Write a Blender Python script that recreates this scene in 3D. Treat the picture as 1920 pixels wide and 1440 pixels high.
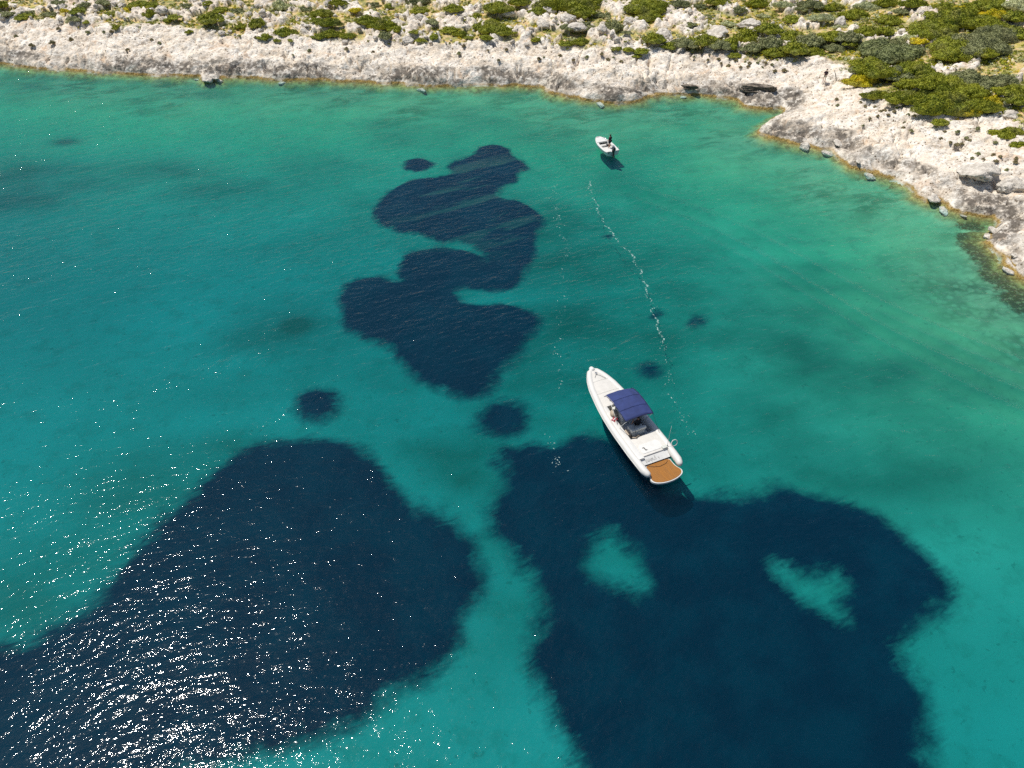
import bpy, bmesh, math, random
import numpy as np
from mathutils import Vector, Matrix
C = bpy.context.scene
for o in list(bpy.data.objects): bpy.data.objects.remove(o)
R = math.radians
rng = np.random.default_rng(7)
random.seed(7)

# ------------------------------------------------------------------ camera, sky, sun
PITCH, CAMH, F = 43.0, 40.3, 1331.0          # drone 40 m above the bay
cam = bpy.data.objects.new('camera', bpy.data.cameras.new('camera')); C.collection.objects.link(cam)
cam.location = (0, 0, CAMH); cam.rotation_euler = (R(90 - PITCH), 0, 0)
cam.data.lens = 36.0 * F / 1920.0; cam.data.sensor_width = 36.0
cam.data.clip_start = 0.5; cam.data.clip_end = 5000; C.camera = cam
SUN_EL, SUN_AZ = 65.5, -60.0                  # azimuth clockwise from +Y
w = bpy.data.worlds.new("World"); C.world = w; w.use_nodes = True
nt = w.node_tree; nt.nodes.clear()
sky = nt.nodes.new('ShaderNodeTexSky'); sky.sky_type = 'NISHITA'; sky.sun_disc = False
sky.sun_elevation = R(SUN_EL); sky.sun_rotation = R(SUN_AZ)
bg = nt.nodes.new('ShaderNodeBackground'); bg.inputs['Strength'].default_value = 0.09
wo = nt.nodes.new('ShaderNodeOutputWorld')
nt.links.new(sky.outputs[0], bg.inputs[0]); nt.links.new(bg.outputs[0], wo.inputs[0])
sd = bpy.data.lights.new('sun', 'SUN'); sd.energy = 4.5; sd.angle = R(0.53); sd.color = (1.0, 0.955, 0.89)
sun = bpy.data.objects.new('sun', sd); C.collection.objects.link(sun); sun.location = (-30, 40, 80)
tosun = Vector((math.sin(R(SUN_AZ)) * math.cos(R(SUN_EL)), math.cos(R(SUN_AZ)) * math.cos(R(SUN_EL)), math.sin(R(SUN_EL))))
sun.rotation_euler = tosun.to_track_quat('Z', 'Y').to_euler()
C.view_settings.view_transform = 'Standard'; C.view_settings.look = 'None'
C.view_settings.exposure = 0.0; C.view_settings.gamma = 1.0; C.view_settings.use_curve_mapping = False
try:
    C.cycles.use_denoising = False; C.cycles.max_bounces = 8; C.cycles.transparent_max_bounces = 12
    C.cycles.volume_bounces = 0; C.cycles.caustics_reflective = False; C.cycles.caustics_refractive = False
    C.cycles.sample_clamp_indirect = 4.0
except Exception: pass

# ------------------------------------------------------------------ reading the place from the survey photo
_p = R(PITCH)
def ray(px, py):
    a = (px - 960) / F; b = (720 - py) / F
    return np.array([a, math.cos(_p) + b * math.sin(_p), -math.sin(_p) + b * math.cos(_p)])
def P(px, py, z=0.0):
    d = ray(px, py); t = (z - CAMH) / d[2]
    return (d[0] * t, d[1] * t)
def to_world(pts, z=0.0): return np.array([P(x, y, z) for x, y in pts])

# ------------------------------------------------------------------ noise
_rt = np.random.default_rng(11)
_perm = _rt.permutation(512); _perm = np.concatenate([_perm, _perm, _perm])
_ga = _rt.uniform(0, 2 * np.pi, 512); _gx, _gy = np.cos(_ga), np.sin(_ga)
_rx, _ry, _rv = _rt.random(512), _rt.random(512), _rt.random(512)
def _h(ix, iy, s): return _perm[(_perm[(ix + s * 37) & 511] + iy) & 511]
def perlin(x, y, s=0):
    x0 = np.floor(x).astype(np.int64); y0 = np.floor(y).astype(np.int64)
    fx, fy = x - x0, y - y0
    u = fx * fx * fx * (fx * (fx * 6 - 15) + 10); v = fy * fy * fy * (fy * (fy * 6 - 15) + 10)
    def g(i, j):
        k = _h(x0 + i, y0 + j, s) & 511
        return _gx[k] * (fx - i) + _gy[k] * (fy - j)
    return 1.41 * ((g(0, 0) * (1 - u) + g(1, 0) * u) * (1 - v) + (g(0, 1) * (1 - u) + g(1, 1) * u) * v)
def fbm(x, y, o=4, s=0, gain=.5):
    r = 0; a = 1; t = 0
    for i in range(o):
        r = r + a * perlin(x, y, s + i); t += a; a *= gain; x = x * 2.03 + 7.1; y = y * 2.03 - 3.7
    return r / t
def worley(x, y, s=0):
    x0 = np.floor(x).astype(np.int64); y0 = np.floor(y).astype(np.int64)
    f1 = np.full(x.shape, 9.0); f2 = f1.copy(); idv = np.zeros(x.shape)
    for i in (-1, 0, 1):
        for j in (-1, 0, 1):
            k = _h(x0 + i, y0 + j, s) & 511
            d = np.hypot(x0 + i + _rx[k] - x, y0 + j + _ry[k] - y)
            m = d < f1
            f2 = np.where(m, f1, np.minimum(f2, d)); idv = np.where(m, _rv[k], idv); f1 = np.where(m, d, f1)
    return f1, f2, idv
def sm(x, a=0.0, b=1.0):
    t = np.clip((x - a) / (b - a), 0, 1); return t * t * (3 - 2 * t)
def seg_dist(x, y, pts, closed=False):
    d = np.full(x.shape, 1e9); n = len(pts)
    for i in range(n if closed else n - 1):
        ax, ay = pts[i]; bx, by = pts[(i + 1) % n]
        vx, vy = bx - ax, by - ay; L = vx * vx + vy * vy + 1e-12
        t = np.clip(((x - ax) * vx + (y - ay) * vy) / L, 0, 1)
        np.minimum(d, np.hypot(x - ax - t * vx, y - ay - t * vy), out=d)
    return d
def inside(x, y, pts):
    r = np.zeros(x.shape, bool); n = len(pts)
    for i in range(n):
        ax, ay = pts[i]; bx, by = pts[(i + 1) % n]
        if ay == by: continue
        c = ((ay > y) != (by > y)) & (x < (bx - ax) * (y - ay) / (by - ay) + ax)
        r ^= c
    return r
def sdist(x, y, pts):
    d = seg_dist(x, y, pts, True); return np.where(inside(x, y, pts), d, -d)
def chaikin(pts, n=2, closed=True):
    p = np.array(pts, float)
    for _ in range(n):
        q = np.roll(p, -1, 0) if closed else p[1:]
        a = p if closed else p[:-1]
        p2 = np.empty((2 * len(a), 2)); p2[0::2] = a * .75 + q * .25; p2[1::2] = a * .25 + q * .75
        if not closed: p2 = np.vstack([p[:1], p2, p[-1:]])
        p = p2
    return p

# ------------------------------------------------------------------ shoreline (world metres, z = 0)
SHORE_PX = [(-500,90),(-200,104),(0,119),(60,128),(120,131),(200,137),(300,141),(370,143),(390,151),(410,150),(415,144),(470,145),(530,151),(560,149),(600,150),(700,154),(800,162),(870,160),(960,159),
 (1010,163),(1040,176),(1100,186),(1160,194),(1190,190),(1215,181),(1240,177),(1310,178),(1360,184),(1385,188),(1392,198),(1420,204),(1445,203),(1463,200),(1470,206),(1455,222),(1427,236),(1424,248),(1440,259),(1504,271),
 (1537,279),(1563,281),(1577,298),(1594,312),(1633,323),(1675,335),(1712,350),(1717,365),(1740,376),(1752,372),(1774,383),(1782,393),(1808,400),(1865,408),(1868,428),(1850,453),(1877,475),(1889,500),(1925,525)]
sh = to_world(SHORE_PX)
sh = np.vstack([[(-600, 118)], sh, [(66, 50), (74, 40), (95, 20), (140, -10), (600, -120)]])
LAND = np.vstack([sh, [(600, 900), (-600, 900)]])
SHORE_XMIN = sh[:, 0].min()

def shore_s(x, y):
    wx = x + .7 * fbm(x * .33, y * .33, 3, 3); wy = y + .9 * fbm(x * .33, y * .33, 3, 9)
    return sdist(wx, wy, LAND)
def base_h(s, x, y):
    rise = .26 + .05 * perlin(x * .03, y * .03, 5)
    land = .12 + .38 * sm(s, 0, .7) + .32 * sm(s, .9, 2.6) + rise * np.clip(s, 0, 11) + .115 * np.clip(s - 11, 0, 1e9) * (1 - .3 * sm(s, 60, 200))
    shelf = 2.0 + 5.0 * sm(x, 30, 62) * sm(-y, -80, -60)
    q = np.clip(-s, 0, 1e9)
    deep = -.12 - .3 * sm(q, 0, .8) - .45 * sm(q, .5, shelf) - .75 * sm(q, shelf * .6, shelf * 2.2 + 16) - 1.6 * sm(q, 14, 56)
    return np.where(s > 0, land, deep)

# line where scrub begins, traced on the slope
VEG_PX = [(-300,20),(0,36),(60,40),(150,46),(230,52),(300,44),(360,60),(400,62),(500,74),(560,72),(600,76),(680,78),(720,84),(830,84),(900,78),(960,80),(1010,84),(1100,92),(1170,92),(1200,106),(1260,97),(1380,102),(1400,112),(1450,115),(1530,108),(1580,118),(1595,155),(1640,176),(1680,198),(1730,214),(1765,232),(1800,212),(1850,205),(1880,222),(1925,240),(2000,300)]
_gx0 = np.linspace(-150, 170, 321); _gy0 = np.linspace(30, 260, 231)
GX, GY = np.meshgrid(_gx0, _gy0)
GH = np.maximum(base_h(shore_s(GX, GY), GX, GY), 0)
def samp(x, y):
    i = np.clip((x + 150), 0, 319.999); j = np.clip(y - 30, 0, 229.999)
    a, b = int(i), int(j); u, v = i - a, j - b
    return (GH[b, a] * (1 - u) + GH[b, a + 1] * u) * (1 - v) + (GH[b + 1, a] * (1 - u) + GH[b + 1, a + 1] * u) * v
def L3(px, py):
    d = ray(px, py); d = d / np.linalg.norm(d); t = 30.0
    while t < 400:
        q = d * t
        if q[1] > 31 and CAMH + q[2] <= samp(q[0], q[1]): break
        t += .25
    return (q[0], q[1], CAMH + q[2])
veg = np.array([L3(x, y)[:2] for x, y in VEG_PX])
VEG = np.vstack([[(-400, veg[0][1] + 5)], veg, [(95, 58), (300, 20), (600, 0), (600, 900), (-400, 900)]])

# ------------------------------------------------------------------ materials
def newmat(name):
    m = bpy.data.materials.new(name); m.use_nodes = True; n = m.node_tree.nodes; n.clear(); return m, n, m.node_tree.links
class G:
    """small node-graph helper"""
    def __init__(s, name):
        s.m, s.n, s.l = newmat(name); s.out = s.n.new('ShaderNodeOutputMaterial')
        s.geo = s.n.new('ShaderNodeTexCoord')
    def node(s, t, **k):
        x = s.n.new(t)
        for a, v in k.items(): setattr(x, a, v)
        return x
    def put(s, sock, v):
        if isinstance(v, bpy.types.NodeSocket): s.l.new(v, sock)
        else: sock.default_value = v
    def math(s, op, a, b=0.0, c=None, clamp=False):
        x = s.node('ShaderNodeMath', operation=op, use_clamp=clamp); s.put(x.inputs[0], a); s.put(x.inputs[1], b)
        if c is not None: s.put(x.inputs[2], c)
        return x.outputs[0]
    def mr(s, v, a, b, c=0.0, d=1.0, smooth=True):
        x = s.node('ShaderNodeMapRange', interpolation_type='SMOOTHSTEP' if smooth else 'LINEAR')
        s.put(x.inputs[0], v); s.put(x.inputs[1], a); s.put(x.inputs[2], b); s.put(x.inputs[3], c); s.put(x.inputs[4], d)
        return x.outputs[0]
    def mix(s, f, a, b, mode='MIX'):
        x = s.node('ShaderNodeMix', data_type='RGBA', blend_type=mode, clamp_factor=True)
        s.put(x.inputs[0], f); s.put(x.inputs[6], a if isinstance(a, bpy.types.NodeSocket) else (*a, 1)); s.put(x.inputs[7], b if isinstance(b, bpy.types.NodeSocket) else (*b, 1))
        return x.outputs[2]
    def coord(s, scale=(1, 1, 1), rot=0.0, world=True):
        v = s.n.new('ShaderNodeNewGeometry').outputs['Position'] if world else s.geo.outputs['Object']
        x = s.node('ShaderNodeMapping', vector_type='TEXTURE' if False else 'POINT'); s.l.new(v, x.inputs[0])
        if rot:
            r = s.node('ShaderNodeVectorRotate', rotation_type='Z_AXIS'); s.l.new(v, r.inputs[0]); r.inputs['Angle'].default_value = rot
            s.l.new(r.outputs[0], x.inputs[0])
        x.inputs['Scale'].default_value = scale
        return x.outputs[0]
    def noise(s, v, scale, detail=3, rough=.5, dist=0.0, col=False):
        x = s.node('ShaderNodeTexNoise'); s.l.new(v, x.inputs['Vector']); x.inputs['Scale'].default_value = scale
        x.inputs['Detail'].default_value = detail; x.inputs['Roughness'].default_value = rough; x.inputs['Distortion'].default_value = dist
        return x.outputs[1 if col else 0]
    def vor(s, v, scale, feature='F1', out=0):
        x = s.node('ShaderNodeTexVoronoi', feature=feature); s.l.new(v, x.inputs['Vector']); x.inputs['Scale'].default_value = scale
        return x.outputs[out]
    def attr(s, name):
        x = s.node('ShaderNodeAttribute', attribute_name=name); return x.outputs['Fac']
    def bump(s, h, dist, strength=1.0, normal=None):
        x = s.node('ShaderNodeBump'); s.l.new(h, x.inputs['Height']); x.inputs['Distance'].default_value = dist; s.put(x.inputs['Strength'], strength)
        if normal is not None: s.l.new(normal, x.inputs['Normal'])
        return x.outputs[0]
    def bsdf(s, color, rough=.6, normal=None, metal=0.0, spec=None):
        b = s.node('ShaderNodeBsdfPrincipled'); s.put(b.inputs['Base Color'], color if isinstance(color, bpy.types.NodeSocket) else (*color, 1))
        s.put(b.inputs['Roughness'], rough); b.inputs['Metallic'].default_value = metal
        if spec is not None: b.inputs['Specular IOR Level'].default_value = spec
        if normal is not None: s.l.new(normal, b.inputs['Normal'])
        s.l.new(b.outputs[0], s.out.inputs[0]); return b

def rock_nodes(g, s_at, soil_at, v):
    """pale karst limestone, dark biofilm band with shading painted in, ochre algae line, orange soil"""
    n1 = g.noise(v, .5, 5, .6); n2 = g.noise(v, 2.6, 5, .65); n3 = g.noise(v, 8, 4, .7)
    rock = g.mix(g.mr(n1, .35, .65), (.73, .635, .51), (.85, .795, .70))
    rock = g.mix(g.mr(n2, .50, .68, 0, .6), rock, (.44, .33, .22))
    lay = g.noise(g.coord((.35, 1.5, 2.2), .12), 1.1, 5, .7, .4)
    rock = g.mix(g.math('MULTIPLY', g.mr(g.math('ABSOLUTE', g.math('SUBTRACT', lay, .5)), .0, .022, 1, 0), g.mr(g.noise(v, .3, 3, .6), .42, .56)), rock, (.20, .15, .10))
    rock = g.mix(g.mr(g.noise(v, .45, 5, .65, .5), .55, .68, 0, .6), rock, (.62, .42, .26))
    rock = g.mix(g.mr(g.noise(g.coord((1, 1, 1), .7), 1.4, 5, .7), .58, .70, 0, .5), rock, (.38, .35, .31))
    pit = g.vor(v, 2.1)
    rock = g.mix(g.math('MULTIPLY', g.mr(pit, .14, .32, 1, 0), g.mr(g.noise(v, .7, 3), .42, .55)), rock, (.16, .115, .07))
    rock = g.mix(g.mr(n3, .62, .70, 0, .55), rock, (.22, .17, .12))
    if s_at is not None:
        sj = g.math('ADD', s_at, g.math('MULTIPLY', g.math('SUBTRACT', g.noise(v, .45, 4, .6), .5), 4.0))
        band = g.math('MULTIPLY', g.mr(sj, -.2, .6), g.mr(sj, 1.6, 3.4, 1, 0))  # dark shore band: biofilm, with shading painted into the same colour
        band = g.math('MULTIPLY', band, g.mr(g.noise(v, .14, 3, .6), .36, .54, .2, 1))
        band = g.math('MULTIPLY', band, g.mr(g.noise(v, 1.3, 5, .7), .36, .55, .12, .95))
        rock = g.mix(band, rock, g.mix(n3, (.05, .044, .038), (.20, .17, .135)))
        zz = g.node('ShaderNodeSeparateXYZ'); g.l.new(g.n.new('ShaderNodeNewGeometry').outputs['Position'], zz.inputs[0])
        zj = g.math('ADD', zz.outputs[2], g.math('MULTIPLY', g.math('SUBTRACT', n2, .5), .5))
        alg = g.math('MULTIPLY', g.mr(zj, .10, .30, 1, 0), g.mr(g.noise(v, .35, 3, .6), .34, .50, .35, 1))
        rock = g.mix(alg, rock, g.mix(g.mr(n3, .4, .6), (.17, .10, .02), (.42, .30, .10)))
    if soil_at is not None:
        soil = g.mix(g.mr(n2, .35, .65), (.56, .36, .16), (.66, .53, .30))
        soil = g.mix(g.mr(g.noise(v, 1.1, 4, .7), .46, .56, 0, .85), soil, (.42, .37, .07))
        soil = g.mix(g.mr(g.noise(v, .6, 4, .7), .47, .58, 0, .8), soil, (.20, .22, .07))
        soil = g.mix(g.mr(n3, .6, .7, 0, .7), soil, (.62, .56, .48))
        rock = g.mix(g.math('MULTIPLY', soil_at, 1.0), rock, soil)
    h = g.math('ADD', g.math('MULTIPLY', g.noise(v, 1.6, 6, .65), 1.0), g.math('MULTIPLY', pit, .35))
    return rock, h

def mat_shore():
    g = G('limestone_shore'); v = g.coord()
    col, h = rock_nodes(g, g.attr('shore'), g.attr('soil'), v)
    g.bsdf(col, .85, g.bump(h, .24, .9), spec=.2); return g.m
def mat_boulder():
    g = G('boulder_limestone'); v = g.coord()
    n = g.noise(v, 1.8, 5, .6)
    c = g.mix(g.mr(n, .38, .62), (.50, .45, .38), (.72, .665, .575))
    c = g.mix(g.mr(g.noise(v, 5, 4, .7), .58, .68, 0, .6), c, (.22, .20, .18))
    g.bsdf(c, .85, g.bump(g.noise(v, 2.5, 5, .65), .35, .9), spec=.2); return g.m
def mat_seabed():
    g = G('seabed_sand'); v = g.coord(); s = g.attr('shore')
    sand = g.mix(g.mr(g.noise(v, .06, 3, .5), .35, .65), (.53, .53, .49), (.64, .62, .59))
    sand = g.mix(g.mr(s, -58, -6, 0, .85), sand, (.46, .54, .25))
    sand = g.mix(g.mr(s, -26, -3, 0, .7), sand, (.60, .62, .33))
    sand = g.mix(g.mr(g.noise(v, .55, 5, .65), .50, .66, 0, .22), sand, (.20, .22, .14))
    sand = g.mix(g.mr(g.noise(v, 1.6, 3, .6), .64, .70, 0, .35), sand, (.12, .14, .09))
    tone = g.attr('tone')
    sand = g.mix(g.math('MULTIPLY', tone, .92, clamp=True), sand, (.10, .17, .105))
    # rubble and thin algae on the shallow rocky shelf
    rk = g.mr(g.math('ADD', s, g.math('MULTIPLY', g.math('SUBTRACT', g.noise(v, .12, 4, .6), .5), 22)), -17, -4)
    st = g.noise(g.coord((.45, 1.0, 1), -.25), .5, 6, .72, .6)
    rubble = g.mix(g.mr(st, .40, .60), (.14, .16, .07), (.46, .42, .24))
    sand = g.mix(g.math('MULTIPLY', rk, g.mr(g.noise(v, .10, 3, .5), .35, .65, .25, .8)), sand, rubble)
    cob = g.vor(v, 1.15); sh_ = g.attr('cobble')
    cobc = g.mix(g.mr(cob, .25, .5, 1, 0), (.13, .12, .06), (.36, .34, .20))
    sand = g.mix(g.math('MULTIPLY', sh_, g.mr(g.noise(v, .35, 3, .6), .35, .6, .15, .8)), sand, cobc)
    brn = g.attr('brown')
    sand = g.mix(g.mr(g.math('ADD', brn, g.math('MULTIPLY', g.math('SUBTRACT', g.noise(v, .8, 5, .7), .5), 1.1)), .35, .6, 0, .95), sand, g.mix(g.mr(g.noise(v, 3, 3, .6), .5, .7), (.12, .07, .02), (.35, .26, .12)))
    alg = g.mr(g.math('ADD', s, g.math('MULTIPLY', g.math('SUBTRACT', g.noise(v, .5, 4, .6), .5), 3.5)), -2.0, -.2, 0, .85)
    sand = g.mix(alg, sand, g.mix(g.mr(g.noise(v, 1.5, 4, .7), .38, .62), (.20, .11, .02), (.50, .36, .12)))
    # neptune grass meadows with ragged edges
    gs = g.attr('meadow')
    fr = g.math('MULTIPLY', g.math('SUBTRACT', g.noise(g.coord((.5, 1.9, 1), -.42), 1.15, 3, .6, .9), .5), g.math('MULTIPLY', g.attr('fringe'), g.mr(g.noise(v, .35, 3, .6), .35, .65, .4, 1.45)))
    fr2 = g.math('MULTIPLY', g.math('SUBTRACT', g.noise(v, .30, 5, .66), .5), 3.4)
    mk = g.mr(g.math('ADD', g.math('ADD', gs, fr), fr2), g.math('MULTIPLY', g.attr('fringe'), -.78), g.math('MULTIPLY', g.attr('fringe'), .72))
    blades = g.noise(g.coord((1, 2.2, 1), -.45), .9, 5, .7)
    grass = g.mix(g.mr(g.noise(v, .22, 5, .66), .38, .66), (.002, .012, .030), (.005, .029, .054))
    brs = g.math('MULTIPLY', g.attr('brown_sheen'), g.mr(g.noise(g.coord((.16, 1.0, 1), -.42), .45, 4, .6, .5), .50, .60))  # brown surface reflection painted into the grass colour as streaks
    grass = g.mix(brs, grass, (.30, .10, .09))
    col = g.mix(mk, sand, grass)
    g.bsdf(col, .95, None, spec=0.0); return g.m

def mat_water():
    g = G('sea_water'); rf = g.attr('rough')
    A = -R(30)
    def wv(sx, sy, sc, d, r, rot): return g.noise(g.coord((sx, sy, 1), rot), sc, d, r, .25)
    big = wv(.30, 1.0, .75, 2, .5, A); mid = wv(.45, 1.0, 1.9, 3, .55, A + .22); mid2 = wv(.5, 1.0, 2.6, 3, .55, A - .4)
    fine = wv(.7, 1.0, 6.5, 2, .55, A + .1)
    h = g.math('ADD', g.math('MULTIPLY', big, .22), g.math('ADD', g.math('MULTIPLY', mid, .20), g.math('ADD', g.math('MULTIPLY', mid2, .08), g.math('MULTIPLY', fine, .007))))
    gust = g.mr(g.noise(g.coord((.5, 1, 1), A), .09, 3, .6), .3, .7, .75, 1.2)
    st = g.math('MULTIPLY', rf, gust)
    h = g.math('MULTIPLY', h, st)
    nrm = g.bump(h, 1.0, 1.0)
    fr = g.node('ShaderNodeFresnel'); fr.inputs['IOR'].default_value = 1.34; g.l.new(nrm, fr.inputs['Normal'])
    gl = g.node('ShaderNodeBsdfGlossy'); gl.inputs['Roughness'].default_value = .035; g.l.new(nrm, gl.inputs['Normal'])
    tr = g.node('ShaderNodeBsdfTransparent')
    mx = g.node('ShaderNodeMixShader'); g.l.new(g.math('MINIMUM', fr.outputs[0], .16), mx.inputs[0]); g.l.new(tr.outputs[0], mx.inputs[1]); g.l.new(gl.outputs[0], mx.inputs[2])
    g.l.new(mx.outputs[0], g.out.inputs[0])
    va = g.node('ShaderNodeVolumeAbsorption'); va.inputs['Color'].default_value = (0.0, .775, .795, 1); va.inputs['Density'].default_value = .62
    vs_ = g.node('ShaderNodeVolumeScatter'); vs_.inputs['Color'].default_value = (.02, .42, .78, 1); vs_.inputs['Density'].default_value = .045; vs_.inputs['Anisotropy'].default_value = 0
    ad = g.node('ShaderNodeAddShader'); g.l.new(va.outputs[0], ad.inputs[0]); g.l.new(vs_.outputs[0], ad.inputs[1])
    g.l.new(ad.outputs[0], g.out.inputs['Volume'])
    return g.m

def simple(name, col, rough=.5, var=.06, metal=0.0, scale=3.0, bumpd=0.0, spec=None):
    g = G(name); v = g.coord(world=False)
    n = g.noise(v, scale, 4, .6)
    d = tuple(max(0, c * (1 - var * 2)) for c in col); u = tuple(min(1, c * (1 + var)) for c in col)
    g.bsdf(g.mix(g.mr(n, .3, .7), d, u), rough, g.bump(n, bumpd, .6) if bumpd else None, metal, spec); return g.m
M = dict(
    gel=simple('white_gelcoat', (.70, .69, .65), .35, .03), tube=simple('white_tube_fabric', (.66, .645, .60), .55, .03, scale=1.2),
    cushion=simple('cream_vinyl', (.64, .615, .56), .6, .03, bumpd=.01), shade=simple('pale_grey_vinyl', (.60, .61, .55), .6, .05),
    tan=simple('tan_vinyl', (.42, .34, .25), .6, .08), navyhull=simple('dark_navy_hull', (.008, .012, .035), .3, .1),
    canvas=simple('navy_canvas', (.025, .042, .150), .85, .10, scale=1.5, bumpd=.05), canvas2=simple('dark_navy_binding', (.012, .016, .07), .8, .1),
    steel=simple('stainless_steel', (.62, .62, .62), .25, .05, .9), dark=simple('black_plastic', (.018, .018, .02), .4, .1),
    rubber=simple('grey_nonslip', (.60, .61, .59), .85, .06), blackp=simple('dark_paint_pole', (.02, .025, .03), .4, .1),
    glass=simple('tinted_screen', (.02, .03, .04), .1, .1), red=simple('red_cloth', (.42, .04, .06), .8, .1), wcloth=simple('white_cloth', (.75, .72, .70), .9, .04),
    skin=simple('tanned_skin', (.46, .24, .15), .55, .06), skin2=simple('light_skin', (.58, .34, .24), .55, .06), hair=simple('dark_hair', (.015, .01, .008), .6, .2),
    maroon=simple('dark_maroon_cotton', (.035, .012, .022), .85, .15), black=simple('black_cotton', (.012, .012, .018), .85, .15), beige=simple('beige_cotton', (.52, .46, .36), .9, .08),
    motor=simple('charcoal_cowling', (.02, .024, .035), .3, .1), wood=simple('weathered_wood', (.10, .075, .05), .85, .25, scale=6), mint=simple('white_hull_water_tint', (.58, .64, .60), .4, .04),  # mint: green reflection of the water tinted into a white hull
    foam=simple('sea_foam', (.50, .66, .61), .7, .05), grey=simple('grey_trim', (.16, .16, .16), .5, .1))
def mat_teak():
    g = G('teak_planks'); tc = g.geo.outputs['Object']
    sx = g.node('ShaderNodeSeparateXYZ'); g.l.new(tc, sx.inputs[0])
    fx = g.math('FRACT', g.math('MULTIPLY', sx.outputs[0], 11.0)); gap = g.math('LESS_THAN', fx, .10)
    pid = g.math('FLOOR', g.math('MULTIPLY', sx.outputs[0], 11.0))
    wn = g.node('ShaderNodeTexWhiteNoise', noise_dimensions='1D'); g.l.new(pid, wn.inputs['W'])
    mp = g.node('ShaderNodeMapping'); g.l.new(tc, mp.inputs[0]); mp.inputs['Scale'].default_value = (9, .9, 1)
    n = g.noise(mp.outputs[0], 2.0, 5, .6)
    c = g.mix(n, (.20, .070, .005), (.46, .185, .018)); c = g.mix(g.math('MULTIPLY', wn.outputs['Value'], .45), c, (.28, .13, .03))
    c = g.mix(gap, c, (.05, .02, .01)); g.bsdf(c, .55); return g.m
M['teak'] = mat_teak()
def mat_leaf(name, dark, light, tip, seed):
    g = G(name); v = g.coord(); ge = g.n.new('ShaderNodeNewGeometry')
    n = g.noise(v, .9, 3, .6)
    c = g.mix(ge.outputs['Random Per Island'], dark, light)
    c = g.mix(g.mr(n, .42, .66, 0, .75), c, tip)
    oi = g.node('ShaderNodeObjectInfo'); c = g.mix(g.math('MULTIPLY', oi.outputs['Random'], .40), c, tip); c = g.mix(g.mr(g.noise(v, .35, 3, .6), .5, .7, 0, .35), c, (.30, .26, .13))
    b = g.bsdf(c, .65, spec=.25); return g.m
LEAF = dict(
    g=mat_leaf('mastic_leaves', (.09, .12, .014), (.33, .37, .03), (.36, .36, .025), 1),
    o=mat_leaf('olive_grey_leaves', (.09, .10, .045), (.30, .32, .14), (.36, .37, .16), 2),
    b=mat_leaf('blue_green_leaves', (.11, .135, .065), (.26, .29, .13), (.29, .32, .11), 3),
    p=mat_leaf('pale_sage_leaves', (.36, .39, .19), (.62, .64, .38), (.60, .60, .30), 4),
    y=mat_leaf('yellow_green_leaves', (.36, .34, .01), (.68, .60, .02), (.78, .60, .02), 5),
    d=mat_leaf('dry_thorn_twigs', (.16, .12, .06), (.34, .27, .13), (.30, .27, .13), 6))

# ------------------------------------------------------------------ object helpers
def link(o): C.collection.objects.link(o); return o
def tag(o, label=None, cat=None, group=None, kind=None):
    if label: o['label'] = label
    if cat: o['category'] = cat
    if group: o['group'] = group
    if kind: o['kind'] = kind
    return o
def empty(name, loc, rz, label, cat, group=None):
    o = bpy.data.objects.new(name, None); link(o); o.location = loc; o.rotation_euler = (0, 0, rz); o.empty_display_size = .3
    return tag(o, label, cat, group)
def mesh_np(name, V, Fq, mat, attrs=None, smooth=True, parent=None):
    me = bpy.data.meshes.new(name); k = Fq.shape[1]
    me.vertices.add(len(V)); me.vertices.foreach_set('co', np.ascontiguousarray(V, np.float32).ravel())
    me.loops.add(Fq.size); me.loops.foreach_set('vertex_index', np.ascontiguousarray(Fq, np.int32).ravel())
    me.polygons.add(len(Fq)); me.polygons.foreach_set('loop_start', np.arange(0, Fq.size, k, dtype=np.int32))
    me.update(calc_edges=True)
    me.polygons.foreach_set('use_smooth', np.full(len(Fq), smooth)); me.materials.append(mat)
    for n, a in (attrs or {}).items():
        at = me.attributes.new(n, 'FLOAT', 'POINT'); at.data.foreach_set('value', np.ascontiguousarray(a, np.float32))
    o = bpy.data.objects.new(name, me); link(o); o.parent = parent; return o
def build(name, bm, mat, parent=None, smooth=False, angle=None):
    me = bpy.data.meshes.new(name)
    bmesh.ops.recalc_face_normals(bm, faces=bm.faces); bm.to_mesh(me); bm.free()
    if smooth: me.polygons.foreach_set('use_smooth', [True] * len(me.polygons))
    if angle is not None:
        me.polygons.foreach_set('use_smooth', [True] * len(me.polygons))
        try: me.set_sharp_from_angle(angle=R(angle))
        except Exception: pass
    me.materials.append(mat); o = bpy.data.objects.new(name, me); link(o); o.parent = parent; return o
def box(bm, c, s, bev=0.0, rot=None, seg=2):
    b = bmesh.new(); bmesh.ops.create_cube(b, size=1.0, matrix=Matrix.Diagonal((*s, 1)))
    if bev: bmesh.ops.bevel(b, geom=b.edges[:], offset=bev, segments=seg, affect='EDGES', profile=.6)
    m = Matrix.Translation(c) @ (rot if rot is not None else Matrix.Identity(4))
    bmesh.ops.transform(b, matrix=m, verts=b.verts); t = bpy.data.meshes.new('t'); b.to_mesh(t); b.free(); bm.from_mesh(t); bpy.data.meshes.remove(t)
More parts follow.
